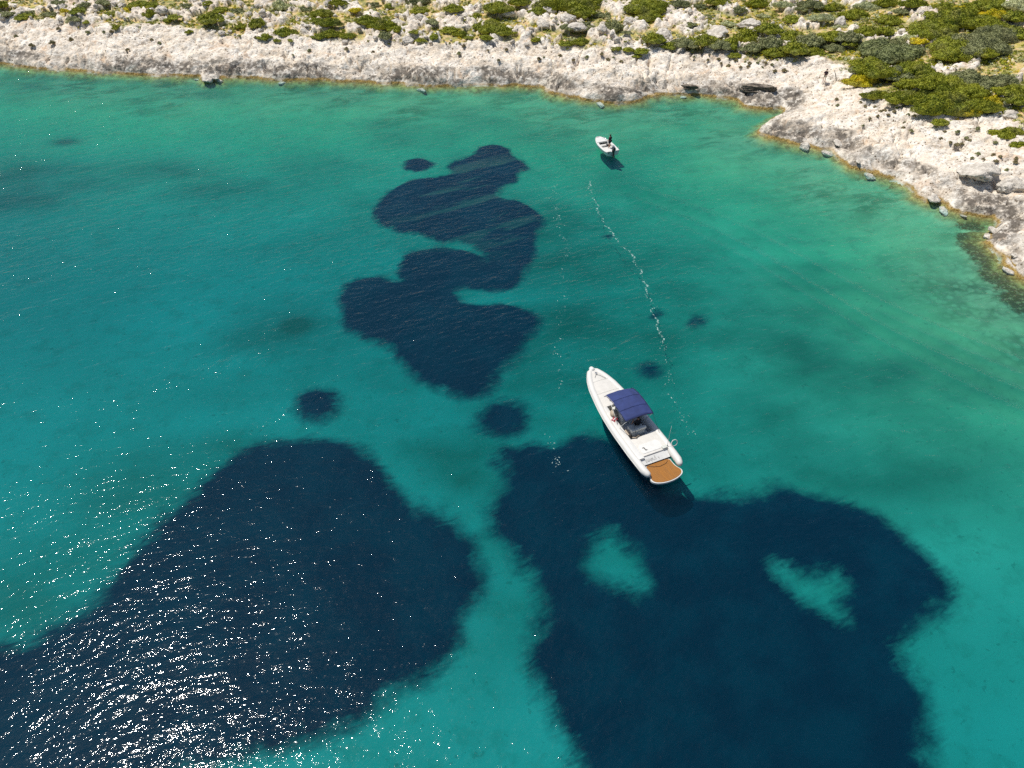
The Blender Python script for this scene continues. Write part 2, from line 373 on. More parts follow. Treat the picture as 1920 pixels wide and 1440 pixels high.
def tube(bm, pts, rad, seg=8, caps=True, squash=1.0):
    """rad: number or list; swept circle along points"""
    pts = [Vector(p) for p in pts]; n = len(pts)
    rs = rad if isinstance(rad, (list, tuple)) else [rad] * n
    rings = []; up = Vector((0, 0, 1))
    for i, p in enumerate(pts):
        t = (pts[min(i + 1, n - 1)] - pts[max(i - 1, 0)]).normalized()
        a = t.cross(up) if abs(t.dot(up)) < .97 else t.cross(Vector((1, 0, 0)))
        a.normalize(); b = t.cross(a).normalized()
        rings.append([bm.verts.new(p + rs[i] * (math.cos(2 * math.pi * k / seg) * a + math.sin(2 * math.pi * k / seg) * b * squash)) for k in range(seg)])
    for i in range(n - 1):
        for k in range(seg):
            bm.faces.new((rings[i][k], rings[i][(k + 1) % seg], rings[i + 1][(k + 1) % seg], rings[i + 1][k]))
    if caps: bm.faces.new(rings[0]); bm.faces.new(rings[-1][::-1])
def prism(bm, outline, z0, z1, bev=0.0):
    b = bmesh.new(); vs = [b.verts.new((x, y, z0)) for x, y in outline]; f = b.faces.new(vs)
    e = bmesh.ops.extrude_face_region(b, geom=[f]); bmesh.ops.translate(b, verts=[v for v in e['geom'] if isinstance(v, bmesh.types.BMVert)], vec=(0, 0, z1 - z0))
    if bev:
        top = [ed for ed in b.edges if all(abs(v.co.z - z1) < 1e-5 for v in ed.verts)]
        bmesh.ops.bevel(b, geom=top, offset=bev, segments=3, affect='EDGES', profile=.6)
    t = bpy.data.meshes.new('t'); b.to_mesh(t); b.free(); bm.from_mesh(t); bpy.data.meshes.remove(t)
def loft(bm, secs, close=False, cap=True):
    rings = [[bm.verts.new(p) for p in s] for s in secs]; m = len(rings[0])
    for i in range(len(rings) - 1):
        for k in range(m if close else m - 1):
            a, b, c, d = rings[i][k], rings[i][(k + 1) % m], rings[i + 1][(k + 1) % m], rings[i + 1][k]
            try: bm.faces.new((a, b, c, d))
            except Exception: pass
    if cap:
        for r in (rings[0], rings[-1]):
            try: bm.faces.new(r)
            except Exception: pass
    return rings

# ------------------------------------------------------------------ seabed and shore: one height field cut into two sheets
MEAD = {}
MZ = -3.0
meadows_px = [
 [(620,818),(690,850),(728,890),(750,930),(830,960),(892,1012),(903,1060),(918,1110),(872,1160),(852,1225),(765,1295),(690,1345),(590,1395),(470,1420),(300,1470),(-100,1620),(-500,1600),(-500,1330),(-200,1240),(0,1205),(120,1165),(190,1112),(235,1045),(290,975),(350,930),(400,880),(445,840),(530,818)],
 [(925,838),(960,832),(1000,830),(1045,838),(1062,816),(1120,812),(1160,830),(1200,880),(1260,925),(1320,935),(1400,935),(1455,915),(1530,940),(1610,962),(1690,1005),(1725,1040),(1755,1082),(1778,1120),(1745,1168),(1692,1205),(1700,1258),(1732,1300),(1742,1370),(1746,1450),(1770,1560),(1060,1600),(1095,1450),(1062,1395),(1030,1335),(1003,1275),(990,1232),(1008,1180),(1020,1120),(975,1052),(930,1010),(905,970),(922,930),(955,905),(938,875)],
 [(700,402),(725,375),(770,350),(830,348),(850,338),(842,325),(880,312),(905,290),(950,293),(958,312),(994,325),(965,358),(930,385),(985,392),(1023,425),(1000,455),(1002,500),(975,535),(930,546),(870,540),(905,505),(915,482),(860,464),(800,447),(745,441),(705,420)],
 [(750,500),(760,481),(800,468),(860,468),(912,488),(935,520),(930,545),(862,541),(850,550),(800,560),(770,545),(752,520)],
 [(634,562),(650,532),(700,516),(742,532),(775,522),(850,545),(882,572),(960,567),(1010,590),(1018,608),(980,650),(950,690),(920,732),(870,745),(820,735),(760,700),(738,670),(742,645),(680,638),(643,612)]]
def ell(cx, cy, rx, ry, n=14): return [(cx + rx * math.cos(t * 2 * math.pi / n), cy + ry * math.sin(t * 2 * math.pi / n)) for t in range(n)]
meadows_px += [ell(595, 760, 46, 32), ell(943, 785, 52, 32), ell(786, 325, 25, 11), ell(1297, 615, 17, 13), ell(1215, 703, 18, 12)]
soft_px = [ell(1135, 455, 15, 5), ell(1228, 597, 13, 8), ]
holes_px = [[(1098,1042),(1128,1003),(1172,1010),(1202,1050),(1215,1085),(1197,1104),(1150,1090),(1105,1078)], [(1440,1063),(1500,1082),(1560,1078),(1586,1100),(1565,1130),(1576,1167),(1538,1150),(1485,1105)]]

dx = .22
xs = np.concatenate([-np.geomspace(1200, 102, 26), np.arange(-100, 100, dx), np.geomspace(102, 1200, 26)])
ys = np.concatenate([np.linspace(-900, 0, 16), np.arange(4, 46, .4), np.arange(46, 150, dx), np.geomspace(151, 1400, 40)])
X, Y = np.meshgrid(xs, ys); NX, NY = len(xs), len(ys)
S = shore_s(X, Y)
H = base_h(S, X, Y)
near = (np.abs(X) < 115) & (Y > 40) & (Y < 175) & (S > -14)
xn, yn, sn = X[near], Y[near], S[near]
vg = sdist(xn + 1.2 * fbm(xn * .25, yn * .25, 3, 21), yn + 1.2 * fbm(xn * .25, yn * .25, 3, 22), VEG)
scrub = sm(vg, -.6, 1.2)
# limestone relief
f1, f2, idv = worley(xn * .55 + .3 * perlin(xn, yn, 4), yn * .55, 31)
blk = np.clip(1 - f1 * f1 * 1.3, 0, 1)
g1, g2, idg = worley(xn * 1.3 + .4 * perlin(xn * 2, yn * 2, 6), yn * 1.3, 33)
lump = np.clip(1 - g1 * g1 * 1.6, 0, 1)
p1, p2, idp = worley(xn * 1.7, yn * 1.7, 36)
pits = np.where(idp > .62, sm(p1, .30, .08), 0)
ridg = 1 - np.abs(fbm(xn * .22, yn * .22, 4, 41)) * 3
ledge = fbm(xn * .10 + 4, yn * .4, 4, 47)
step = np.floor((ledge * 6) + .5)
smoothrock = sm(xn, 12, 34) * (1 - scrub)       # the right-hand slabs are smoother
rough = 1 - .55 * smoothrock
det = rough * (.24 * (blk - .5) + .15 * (lump - .4)) + .26 * (ridg - .4) * rough + .10 * fbm(xn * 1.9, yn * 1.9, 3, 51) - .28 * pits * (1 - scrub) + .13 * step
crack = sm(np.abs(fbm(xn * .16 + 9, yn * .07, 3, 55)), .022, 0) * .8 + sm(np.abs(fbm(xn * .07 - 3, yn * .22, 3, 57)), .02, 0) * .6
det = det - crack * (1 - scrub)
rockpat = fbm(xn * .16, yn * .22, 4, 61) + .34 * fbm(xn * .7, yn * .7, 3, 63)
right_green = sm(xn, 25, 60) * .16
outc = sm(rockpat, -.01 + right_green, .07 + right_green)          # rocks standing out of the soil
h1, h2, idh = worley(xn * .95, yn * .95, 66)
det_s = outc * (.25 + .55 * np.clip(1 - h1 * h1 * 2, 0, 1) * (.4 + .9 * idh)) + .10 * fbm(xn * .8, yn * .8, 3, 68)
d_all = det * (1 - scrub) + det_s * scrub
fade = sm(sn, .0, 1.4) * .9 + .22 * sm(sn, -4, 0)
cliff = sm(perlin(xn * .13, yn * .13, 71), -.2, .4) * (sm(sn, .15, .6) - sm(sn, 1.2, 6.0)) * .3
H[near] += d_all * fade + cliff
soil = np.zeros_like(H); soil[near] = scrub * (1 - outc)
far = (~near) & (S > 0); soil[far] = .6
H[far] += 1.5 * fbm(X[far] * .03, Y[far] * .03, 4, 75)
# seabed attributes
sea = S < 0
deepm = (S < -1) & (np.abs(X) < 102) & (Y > -2) & (Y < 150)
xd, yd = X[deepm], Y[deepm]
md = np.full(xd.shape, -9.0)
mask_polys = [(chaikin(to_world(p, MZ)), 0) for p in meadows_px] + [(chaikin(to_world(p, MZ)), -.25) for p in soft_px]
for poly, off in mask_polys:
    x0, y0 = poly.min(0) - 6; x1, y1 = poly.max(0) + 6
    k = (xd > x0) & (xd < x1) & (yd > y0) & (yd < y1)
    md[k] = np.maximum(md[k], sdist(xd[k], yd[k], poly) + off)
for hp in holes_px:
    poly = chaikin(to_world(hp, MZ)); x0, y0 = poly.min(0) - 6; x1, y1 = poly.max(0) + 6
    k = (xd > x0) & (xd < x1) & (yd > y0) & (yd < y1)
    md[k] = np.minimum(md[k], -sdist(xd[k], yd[k], poly))
meadow = np.full(H.shape, -9.0); meadow[deepm] = md
H[deepm] += .3 * sm(md, -.2, .8) + .12 * fbm(xd * .12, yd * .12, 3, 81)
# soft darker ground (thin weed) : (px, py, rx, ry, strength)
blobs = [(130,283,24,7,1.0),(552,605,40,22,.85),(535,618,60,30,.5),(1100,560,420,360,.50),(1550,700,460,300,.48),(1000,260,400,60,.35),(1000,1050,160,200,.45),(60,345,190,30,.75),(0,385,150,22,.6),(300,335,130,22,.55),(420,365,130,26,.5),(130,180,260,26,.75),(420,195,240,22,.7),(640,205,140,20,.5),(760,260,160,50,.35),(820,420,190,130,.38),(700,500,150,60,.3),(540,600,90,50,.55),(480,640,90,40,.5),
 (430,720,120,60,.3),(330,870,150,60,.4),(250,930,160,70,.42),(150,1040,150,80,.5),(60,1130,160,60,.55),(430,830,160,30,.55),(720,790,240,70,.35),(860,860,120,60,.5),(870,900,80,60,.55),(930,1000,60,60,.6),(950,560,120,80,.35),(1080,480,120,90,.25),(1100,640,130,90,.35),(1230,660,140,80,.3),
 (1560,520,110,18,.6),(1500,560,160,36,.45),(1650,640,180,30,.45),(1600,720,170,60,.4),(1460,650,100,60,.35),(1720,760,190,60,.4),(1350,620,120,50,.3),(1330,880,160,50,.4),(1500,880,220,50,.4),(1700,930,160,60,.4),(1260,180,90,8,.3),(1050,300,70,20,.45),(1100,240,160,14,.35),(1400,300,200,16,.4),(1500,350,180,14,.3),(1330,250,120,10,.35),(940,700,120,60,.4),
 (1150,870,140,60,.4),(980,1100,80,60,.3),(1160,560,60,30,.3),(580,690,110,50,.3),(1820,860,160,60,.3),(1850,740,140,40,.35),(970,380,120,70,.3),(620,330,160,40,.35),(530,480,150,50,.2)]
tone = np.zeros(xd.shape)
for (cx, cy, rx, ry, st) in blobs:
    ox, oy = P(cx, cy, MZ); ax = abs(P(cx + rx, cy, MZ)[0] - ox); ay = abs(P(cx, cy - ry, MZ)[1] - P(cx, cy + ry, MZ)[1]) / 2
    q = ((xd - ox) / ax) ** 2 + ((yd - oy) / ay) ** 2
    tone = np.maximum(tone, st * np.exp(-q * .9)) + .25 * np.minimum(tone, st * np.exp(-q * .9))
nz = fbm(xd * .10, yd * .16, 4, 85)
tone = np.clip(tone * (1 + .9 * nz) + .16 * nz, 0, 1)
T = np.zeros_like(H); T[deepm] = tone
def blob_attr(lst):
    a = np.zeros(H.shape)
    for (cx, cy, rx, ry, st) in lst:
        ox, oy = P(cx, cy, -1); ax = abs(P(cx + rx, cy, -1)[0] - ox); ay = abs(P(cx, cy - ry, -1)[1] - P(cx, cy + ry, -1)[1]) / 2
        a = np.maximum(a, st * np.exp(-(((X - ox) / ax) ** 2 + ((Y - oy) / ay) ** 2)))
    return a
cobble = blob_attr([(1860, 560, 110, 75, 1.0), (1800, 530, 70, 60, .7), (1920, 640, 120, 60, .8)])
brown = blob_attr([(1830, 470, 36, 40, 1.0), (1880, 520, 50, 36, 1.0), (1925, 565, 60, 34, 1.0), (1820, 430, 36, 16, .8), (1700, 355, 50, 10, .8), (1650, 340, 60, 8, .7)])
brown_sheen = np.clip(blob_attr([(850, 340, 140, 50, 1.0), (900, 400, 130, 45, .8), (950, 310, 50, 20, .9)]) * 1.5, 0, 1)
fringe = .75 + .75 * sm(-Y, -75, -25)

def submesh(facemask, name, mat, attrs):
    j, i = np.nonzero(facemask)
    q = np.stack([j * NX + i, j * NX + i + 1, (j + 1) * NX + i + 1, (j + 1) * NX + i], 1)
    u, inv = np.unique(q, return_inverse=True)
    V = np.stack([X.ravel()[u], Y.ravel()[u], H.ravel()[u]], 1)
    return mesh_np(name, V, inv.reshape(-1, 4), mat, {k: a.ravel()[u] for k, a in attrs.items()})
Sc = S[:-1, :-1]
is_land = Sc > -.35
seabed = submesh(~is_land, 'seabed', mat_seabed(), dict(shore=S, meadow=meadow, tone=T, cobble=cobble, brown=brown, brown_sheen=brown_sheen, fringe=fringe))
tag(seabed, 'sandy sea floor with dark grass meadows', kind='structure')
shore = submesh(is_land, 'rocky_ground', mat_shore(), dict(shore=S, soil=soil))
tag(shore, 'pale limestone shore and scrubland ground', kind='structure')
iu = lambda x, y: (int(np.clip(np.searchsorted(xs, x), 1, NX - 1)), int(np.clip(np.searchsorted(ys, y), 1, NY - 1)))
def ground_z(x, y):
    i, j = iu(x, y); return float(H[j, i])
def L3d(px, py):
    """point of the finished ground seen at that place of the photo"""
    d = ray(px, py); d = d / np.linalg.norm(d); t = 45.0
    while t < 400:
        q = d * t
        if CAMH + q[2] <= ground_z(q[0], q[1]): break
        t += .15
    return Vector((q[0], q[1], ground_z(q[0], q[1])))

# ------------------------------------------------------------------ water
wxs = np.concatenate([-np.geomspace(1190, 104, 20), np.arange(-100, 100, .3), np.geomspace(104, 1190, 20)])
wys = np.concatenate([np.linspace(-890, 2, 12), np.arange(6, 135, .3), np.geomspace(137, 1390, 14)])
WX, WY = np.meshgrid(wxs, wys); wz = np.zeros(WX.shape)
def ridge(pts_px, amp, width, period=None):
    global wz
    pl = chaikin(to_world(pts_px), 2, False); d = seg_dist(WX, WY, pl)
    wz += amp * np.exp(-(d / width) ** 2) - amp * .6 * np.exp(-((d - width * 2.2) / width) ** 2)
main = [(1170,345),(1290,385),(1400,430),(1500,485),(1570,522),(1640,562),(1750,612),(1850,652),(1960,695)]
for k, (off, amp) in enumerate([(0, .19), (26, .09), (62, .17), (100, .10), (-24, .09), (-44, .07)]):
    ridge([(x, y + off * (.35 + .65 * (x - 1170) / 790)) for x, y in main], amp, .55)
wz += .02 * fbm(WX * .25, WY * .5, 3, 91)
wz[(np.abs(WX) > 100) | (WY > 134) | (WY < 6)] = 0
def wblob(cx, cy, rx, ry):
    ox, oy = P(cx, cy); ax = abs(P(cx + rx, cy)[0] - ox); ay = abs(P(cx, cy - ry)[1] - P(cx, cy + ry)[1]) / 2
    return np.exp(-((WX - ox) / ax) ** 2 - ((WY - oy) / ay) ** 2)
rough = .82 - .24 * np.clip(wblob(250, 1300, 620, 420) + .4 * wblob(700, 900, 380, 260), 0, 1) - .45 * wblob(1560, 1330, 330, 200) - .12 * wblob(200, 1400, 420, 200) - .36 * wblob(60, 700, 440, 430)
rough = rough + .10 * fbm(WX * .05, WY * .1, 3, 95)
n1, n2 = len(wxs), len(wys)
jj, ii = np.meshgrid(np.arange(n2 - 1), np.arange(n1 - 1), indexing='ij')
top = np.stack([jj * n1 + ii, jj * n1 + ii + 1, (jj + 1) * n1 + ii + 1, (jj + 1) * n1 + ii], -1).reshape(-1, 4)
V = np.stack([WX.ravel(), WY.ravel(), wz.ravel()], 1); nv = len(V)
ring = np.concatenate([np.arange(n1), np.arange(1, n2) * n1 + n1 - 1, (n2 - 1) * n1 + np.arange(n1 - 2, -1, -1), np.arange(n2 - 2, 0, -1) * n1])
low = V[ring].copy(); low[:, 2] = -14; Vw = np.vstack([V, low, [(0, 0, -14.0)]])
m = len(ring); a_ = np.arange(m); b_ = (a_ + 1) % m
side = np.stack([ring[b_], ring[a_], nv + a_, nv + b_], 1)
water = mesh_np('water', Vw, np.vstack([top, side]), mat_water(), dict(rough=np.concatenate([rough.ravel(), np.full(m + 1, .4)])))
me = water.data
bm = bmesh.new(); bm.from_mesh(me); bm.verts.ensure_lookup_table(); c_ = bm.verts[nv + m]
for k in range(m): bm.faces.new((bm.verts[nv + k], c_, bm.verts[nv + (k + 1) % m])).smooth = False
bm.to_mesh(me); bm.free()
tag(water, 'clear green sea water of the bay', kind='structure')
# ------------------------------------------------------------------ people
def skin_mesh(name, J, edges, mat, root, sub=2, parent=None):
    names = list(J); idx = {n: i for i, n in enumerate(names)}
    me = bpy.data.meshes.new(name); me.from_pydata([J[n][0] for n in names], [(idx[a], idx[b]) for a, b in edges], [])
    o = bpy.data.objects.new(name, me); link(o)
    md_ = o.modifiers.new('skin', 'SKIN'); md_.use_smooth_shade = True
    if not me.skin_vertices:
        bpy.context.view_layer.objects.active = o
    for n in names:
        sv = me.skin_vertices[0].data[idx[n]]; r = J[n][1]; sv.radius = (r, r) if not isinstance(r, tuple) else r; sv.use_root = (n == root)
    s_ = o.modifiers.new('sub', 'SUBSURF'); s_.levels = sub; s_.render_levels = sub
    bpy.context.view_layer.update(); dg = bpy.context.evaluated_depsgraph_get()
    m2 = bpy.data.meshes.new_from_object(o.evaluated_get(dg)); o.modifiers.clear(); o.data = m2; m2.name = name
    m2.materials.clear(); m2.materials.append(mat); m2.polygons.foreach_set('use_smooth', [True] * len(m2.polygons)); o.parent = parent; return o
def person(loc, rz, label, skin, shirt, shorts, hairm, pose='stand', group=None, z0=0.0):
    Vv = Vector
    if pose == 'stand':
        J = dict(pel=((0, 0, .95), .135), wst=((0, .01, 1.08), .12), chs=((0, .02, 1.28), .15), nck0=((0, .0, 1.43), .075), nck=((0, .01, 1.50), .055), hd0=((0, .03, 1.58), .085), hd1=((0, .035, 1.66), .10), hd2=((0, .02, 1.72), .07), nose=((0, .13, 1.615), .017),
            hpL=((-.09, 0, .88), .095), knL=((-.12, .03, .50), .06), anL=((-.14, -.02, .09), .04), tL=((-.16, .13, .035), .035), hpR=((.09, 0, .88), .095), knR=((.13, .05, .50), .06), anR=((.15, .02, .09), .04), tR=((.18, .17, .035), .035),
            shL=((-.18, 0, 1.38), .06), elL=((-.25, -.02, 1.11), .045), wrL=((-.19, .18, .98), .03), shR=((.18, 0, 1.38), .06), elR=((.27, -.03, 1.12), .045), wrR=((.17, .20, 1.10), .03))
        spread = [('L', (-.02, .08, -.02)), ('R', (-.04, .08, .01))]
    else:
        J = dict(pel=((0, 0, .10), .14), wst=((0, -.03, .24), .125), chs=((0, -.02, .44), .15), nck0=((0, -.01, .58), .075), nck=((0, .01, .65), .055), hd0=((0, .03, .73), .085), hd1=((0, .035, .81), .10), hd2=((0, .02, .87), .07), nose=((0, .13, .765), .017),
            hpL=((-.10, .06, .08), .095), knL=((-.13, .44, .10), .065), anL=((-.14, .50, -.33), .04), tL=((-.15, .64, -.38), .035), hpR=((.10, .06, .08), .095), knR=((.14, .45, .10), .065), anR=((.16, .46, -.33), .04), tR=((.17, .60, -.38), .035),
            shL=((-.18, -.01, .53), .06), elL=((-.25, .12, .30), .045), wrL=((-.17, .36, .30), .03), shR=((.18, -.01, .53), .06), elR=((.26, .10, .29), .045), wrR=((.17, .35, .32), .03))
        spread = [('L', (.0, .09, .02)), ('R', (.0, .09, .02))]
    E = [('pel', 'wst'), ('wst', 'chs'), ('chs', 'nck0'), ('nck0', 'nck'), ('nck', 'hd0'), ('hd0', 'hd1'), ('hd1', 'hd2'), ('hd0', 'nose')]
    for s_ in 'LR': E += [('pel', 'hp' + s_), ('hp' + s_, 'kn' + s_), ('kn' + s_, 'an' + s_), ('an' + s_, 't' + s_), ('chs', 'sh' + s_), ('sh' + s_, 'el' + s_), ('el' + s_, 'wr' + s_)]
    for s_, d in spread:
        w_ = Vv(J['wr' + s_][0]); d = Vv(d); sg = -1 if s_ == 'L' else 1; pl = w_ + d
        J['pm' + s_] = (tuple(pl), (.032, .018)); E.append(('wr' + s_, 'pm' + s_))
        for k, L_ in enumerate((.060, .075, .070, .052)):
            o_ = Vv(((k - 1.5) * .019, 0, 0)); a1 = pl + o_ + d.normalized() * .03; a2 = a1 + d.normalized() * L_ * .55 + Vv((0, 0, -.01)); a3 = a2 + d.normalized() * L_ * .3 + Vv((0, 0, -.03))
            for q, p_ in enumerate((a1, a2, a3)): J['f%s%d%d' % (s_, k, q)] = (tuple(p_), .0085 - q * .001)
            E += [('pm' + s_, 'f%s%d0' % (s_, k)), ('f%s%d0' % (s_, k), 'f%s%d1' % (s_, k)), ('f%s%d1' % (s_, k), 'f%s%d2' % (s_, k))]
        t1 = w_ + d * .45 + Vv((-sg * .04, 0, -.01)); t2 = t1 + d * .35 + Vv((-sg * .02, 0, -.01))
        J['th' + s_] = (tuple(t1), .010); J['tt' + s_] = (tuple(t2), .009); E += [('wr' + s_, 'th' + s_), ('th' + s_, 'tt' + s_)]
    body = skin_mesh('person', J, E, skin, 'pel')
    body.location = loc; body.rotation_euler = (0, 0, rz); tag(body, label, 'person', group)
    g = lambda n, r: (J[n][0], r)
    lerp = lambda a, b, t: tuple(Vv(J[a][0]).lerp(Vv(J[b][0]), t))
    SJ = dict(pel=g('pel', .19), wst=g('wst', .18), chs=g('chs', .20), nk=(lerp('chs', 'nck', .7), .09), shL=g('shL', .10), shR=g('shR', .10), eL=(lerp('shL', 'elL', .95), .085), eR=(lerp('shR', 'elR', .95), .085))
    skin_mesh('shirt', SJ, [('pel', 'wst'), ('wst', 'chs'), ('chs', 'nk'), ('chs', 'shL'), ('chs', 'shR'), ('shL', 'eL'), ('shR', 'eR')], shirt, 'chs', 2, body)
    PJ = dict(pel=(tuple(Vv(J['pel'][0]) + Vv((0, 0, .02))), .18), hL=g('hpL', .14), hR=g('hpR', .14), kL=(lerp('hpL', 'knL', .75), .115), kR=(lerp('hpR', 'knR', .75), .115))
    skin_mesh('shorts', PJ, [('pel', 'hL'), ('pel', 'hR'), ('hL', 'kL'), ('hR', 'kR')], shorts, 'pel', 2, body)
    h = Vv(J['hd1'][0]); bm = bmesh.new(); bmesh.ops.create_uvsphere(bm, u_segments=16, v_segments=10, radius=.112)
    for v in bm.verts: v.co = Vector((v.co.x, v.co.y * 1.08, v.co.z)) * (1 + .05 * math.sin(v.co.x * 60) * math.sin(v.co.y * 50))
    bmesh.ops.delete(bm, geom=[v for v in bm.verts if v.co.y > .045 and v.co.z < .05 or v.co.z < -.08], context='VERTS')
    bmesh.ops.translate(bm, verts=bm.verts, vec=h + Vv((0, -.02, .015))); build('hair', bm, hairm, body, True)
    for sx in (-.032, .032):
        bm = bmesh.new(); bmesh.ops.create_uvsphere(bm, u_segments=8, v_segments=6, radius=.013, matrix=Matrix.Translation(h + Vv((sx, .094, -.005)))); build('eye', bm, M['dark'], body, True)
    return body

# ------------------------------------------------------------------ the long inflatable
def boat_frame(bow_px, bz, stern_px, sz, shift=(0, 0)):
    b = Vector((*P(*bow_px, bz), 0)); s_ = Vector((*P(*stern_px, sz), 0)); u = (b - s_).normalized(); r = Vector((u.y, -u.x, 0))
    s_ = s_ + r * shift[0]; b = b + r * shift[1]; u = (b - s_).normalized()
    return s_, math.atan2(-u.x, u.y), (b - s_).length
so, brz, BL = boat_frame((1109, 691), 1.2, (1245, 902), .45, (.52, .02))
big = empty('inflatable_boat', so, brz, 'long white inflatable speedboat with navy canopy and teak stern platform', 'boat')
HW = [(.7, 1.58), (1.2, 1.72), (3.0, 1.78), (5.5, 1.76), (7.5, 1.65), (9.0, 1.44), (10.2, 1.24), (11.0, .98), (11.5, .76), (11.85, .50)]
def hw(y):
    for (a, b), (c, d) in zip(HW, HW[1:]):
        if y <= c: return b + (d - b) * (y - a) / (c - a) if y >= a else b
    return HW[-1][1]
TR = .29
def tz(y): return .60 + .42 * max(0, (y - 5) / 7) ** 1.6
# hull
bm = bmesh.new(); secs = []
for y in [2.02, 3, 4, 6, 8, 9.5, 10.6, 11.3, 11.7]:
    t = max(0, (y - 7) / 4.7); g_ = hw(y) - .30; k = -.48 + .95 * t ** 2.2; c = .02 + .45 * t ** 1.8; ch = g_ * (1 - .25 * t)
    secs.append([(-g_, y, tz(y) - .05), (-ch, y, c), (0, y + .0, k), (ch, y, c), (g_, y, tz(y) - .05)])
loft(bm, secs, close=False); build('hull', bm, M['navyhull'], big, angle=25)  # hull coloured dark navy all over
# tubes
ys_t = [.72, .80, .95, 1.25, 2, 3, 4, 5, 6, 7, 8, 8.8, 9.5, 10.1, 10.6, 11.0, 11.35, 11.6]
path = [(hw(y) - TR, y, tz(y)) for y in ys_t]; rad = [.10, .19, .25] + [TR] * (len(ys_t) - 3)
bowp = [(.30, 11.80, tz(11.8)), (0, 11.92, tz(11.88)), (-.30, 11.80, tz(11.8))]
bm = bmesh.new(); tube(bm, path + bowp + [(-x, y, z) for x, y, z in path[::-1]], rad + [TR - .01] * 3 + rad[::-1], 16)
tb = build('tube', bm, M['tube'], big, True)
bm = bmesh.new(); tube(bm, [(0, 11.85, tz(11.9) + .05), (0, 12.08, tz(12) + .09), (0, 12.26, tz(12) + .12), (0, 12.33, tz(12) + .12)], [.27, .24, .17, .06], 14); build('bow_cap', bm, M['gel'], big, True)
for sx in (1, -1):      # rubbing strake along each tube
    bm = bmesh.new(); tube(bm, [(sx * (hw(y) + .005), y, tz(y) + .02) for y in ys_t[3:]], .028, 6); build('rub_rail', bm, M['grey' if False else 'tube'], big, True)
def inner(y0, y1, off, n=12):
    L_ = [y0 + (y1 - y0) * i / n for i in range(n + 1)]
    return [(hw(y) - off, y) for y in L_] + [(-(hw(y) - off), y) for y in L_[::-1]]
bm = bmesh.new(); prism(bm, inner(2.2, 8.0, TR + .12), .30, .36); build('cockpit_floor', bm, M['rubber'], big)
def deck(name, y0, y1, xa, xb, n, mat):
    """cambered deck between two x limits (functions of y), flush with the tube tops, with a vertical inner edge"""
    bm = bmesh.new(); secs = []
    for i in range(n + 1):
        y = y0 + (y1 - y0) * i / n; a_, b_ = xa(y), xb(y); zt = tz(y) + .24
        secs.append([(a_, y, .36)] + [(a_ + (b_ - a_) * t, y, zt + .05 * math.sin(math.pi * t) - .02) for t in (0, .12, .3, .5, .7, .88, 1)] + [(b_, y, .36)])
    loft(bm, secs); return build(name, bm, mat, big, angle=40)
bp = deck('bow_deck', 7.9, 11.72, lambda y: -(hw(y) - TR * .95), lambda y: hw(y) - TR * .95, 16, M['cushion'])
bm = bmesh.new()
for yy in (9.3, 10.6): tube(bm, [(x, yy, tz(yy) + .27 + .035 * math.sin(math.pi * (x / (2 * hw(yy)) + .5))) for x in [(-1 + i / 5) * (hw(yy) - .4) for i in range(11)]], .008, 4)
build('seam', bm, M['shade'], bp)
deck('side_deck', 2.2, 7.9, lambda y: -(hw(y) - TR * .95), lambda y: -.86, 10, M['gel'])
bm = bmesh.new(); tube(bm, [(-.30, 11.0, 1.24), (-.05, 11.25, 1.27), (.18, 11.1, 1.25), (.50, 10.6, 1.22)], .014, 6); build('bow_line', bm, M['grey'], big, True)
bm = bmesh.new(); box(bm, (0, 11.36, 1.27), (.10, .26, .10), .02); tube(bm, [(-.11, 11.36, 1.33), (.11, 11.36, 1.33)], .025, 8); build('bow_cleat', bm, M['steel'], big, angle=30)
# side decks (narrow coamings)
for sx in (1,):
    bm = bmesh.new(); o_ = [(sx * (hw(y) - TR), y) for y in (2.2, 4, 6, 8)] + [(sx * (hw(y) - TR - .20), y) for y in (8, 6, 4, 2.2)]
    prism(bm, o_, .34, .70, .03); build('coaming', bm, M['gel'], big, angle=30)
# aft sunpad with rounded forward corners and engine hatch
bm = bmesh.new(); o_ = [(-.90, 2.35), (1.34, 2.35), (1.40, 3.6), (1.34, 4.15), (1.10, 4.38), (.6, 4.26), (-.3, 4.20), (-.90, 4.20)]
prism(bm, o_, .36, .83, .06); build('aft_sunpad', bm, M['cushion'], big, angle=40)
bm = bmesh.new(); prism(bm, [(-.75, 2.55), (.95, 2.55), (1.02, 3.2), (.8, 3.45), (-.6, 3.45), (-.80, 3.2)], .835, .86, .02); hh = build('engine_hatch', bm, M['gel'], big, angle=40)
bm = bmesh.new(); box(bm, (-.42, 2.95, .88), (.06, .22, .03), .01); box(bm, (-.36, 2.80, .88), (.16, .05, .03), .01); box(bm, (-.48, 3.06, .88), (.16, .05, .03), .01); build('latch', bm, M['dark'], hh)
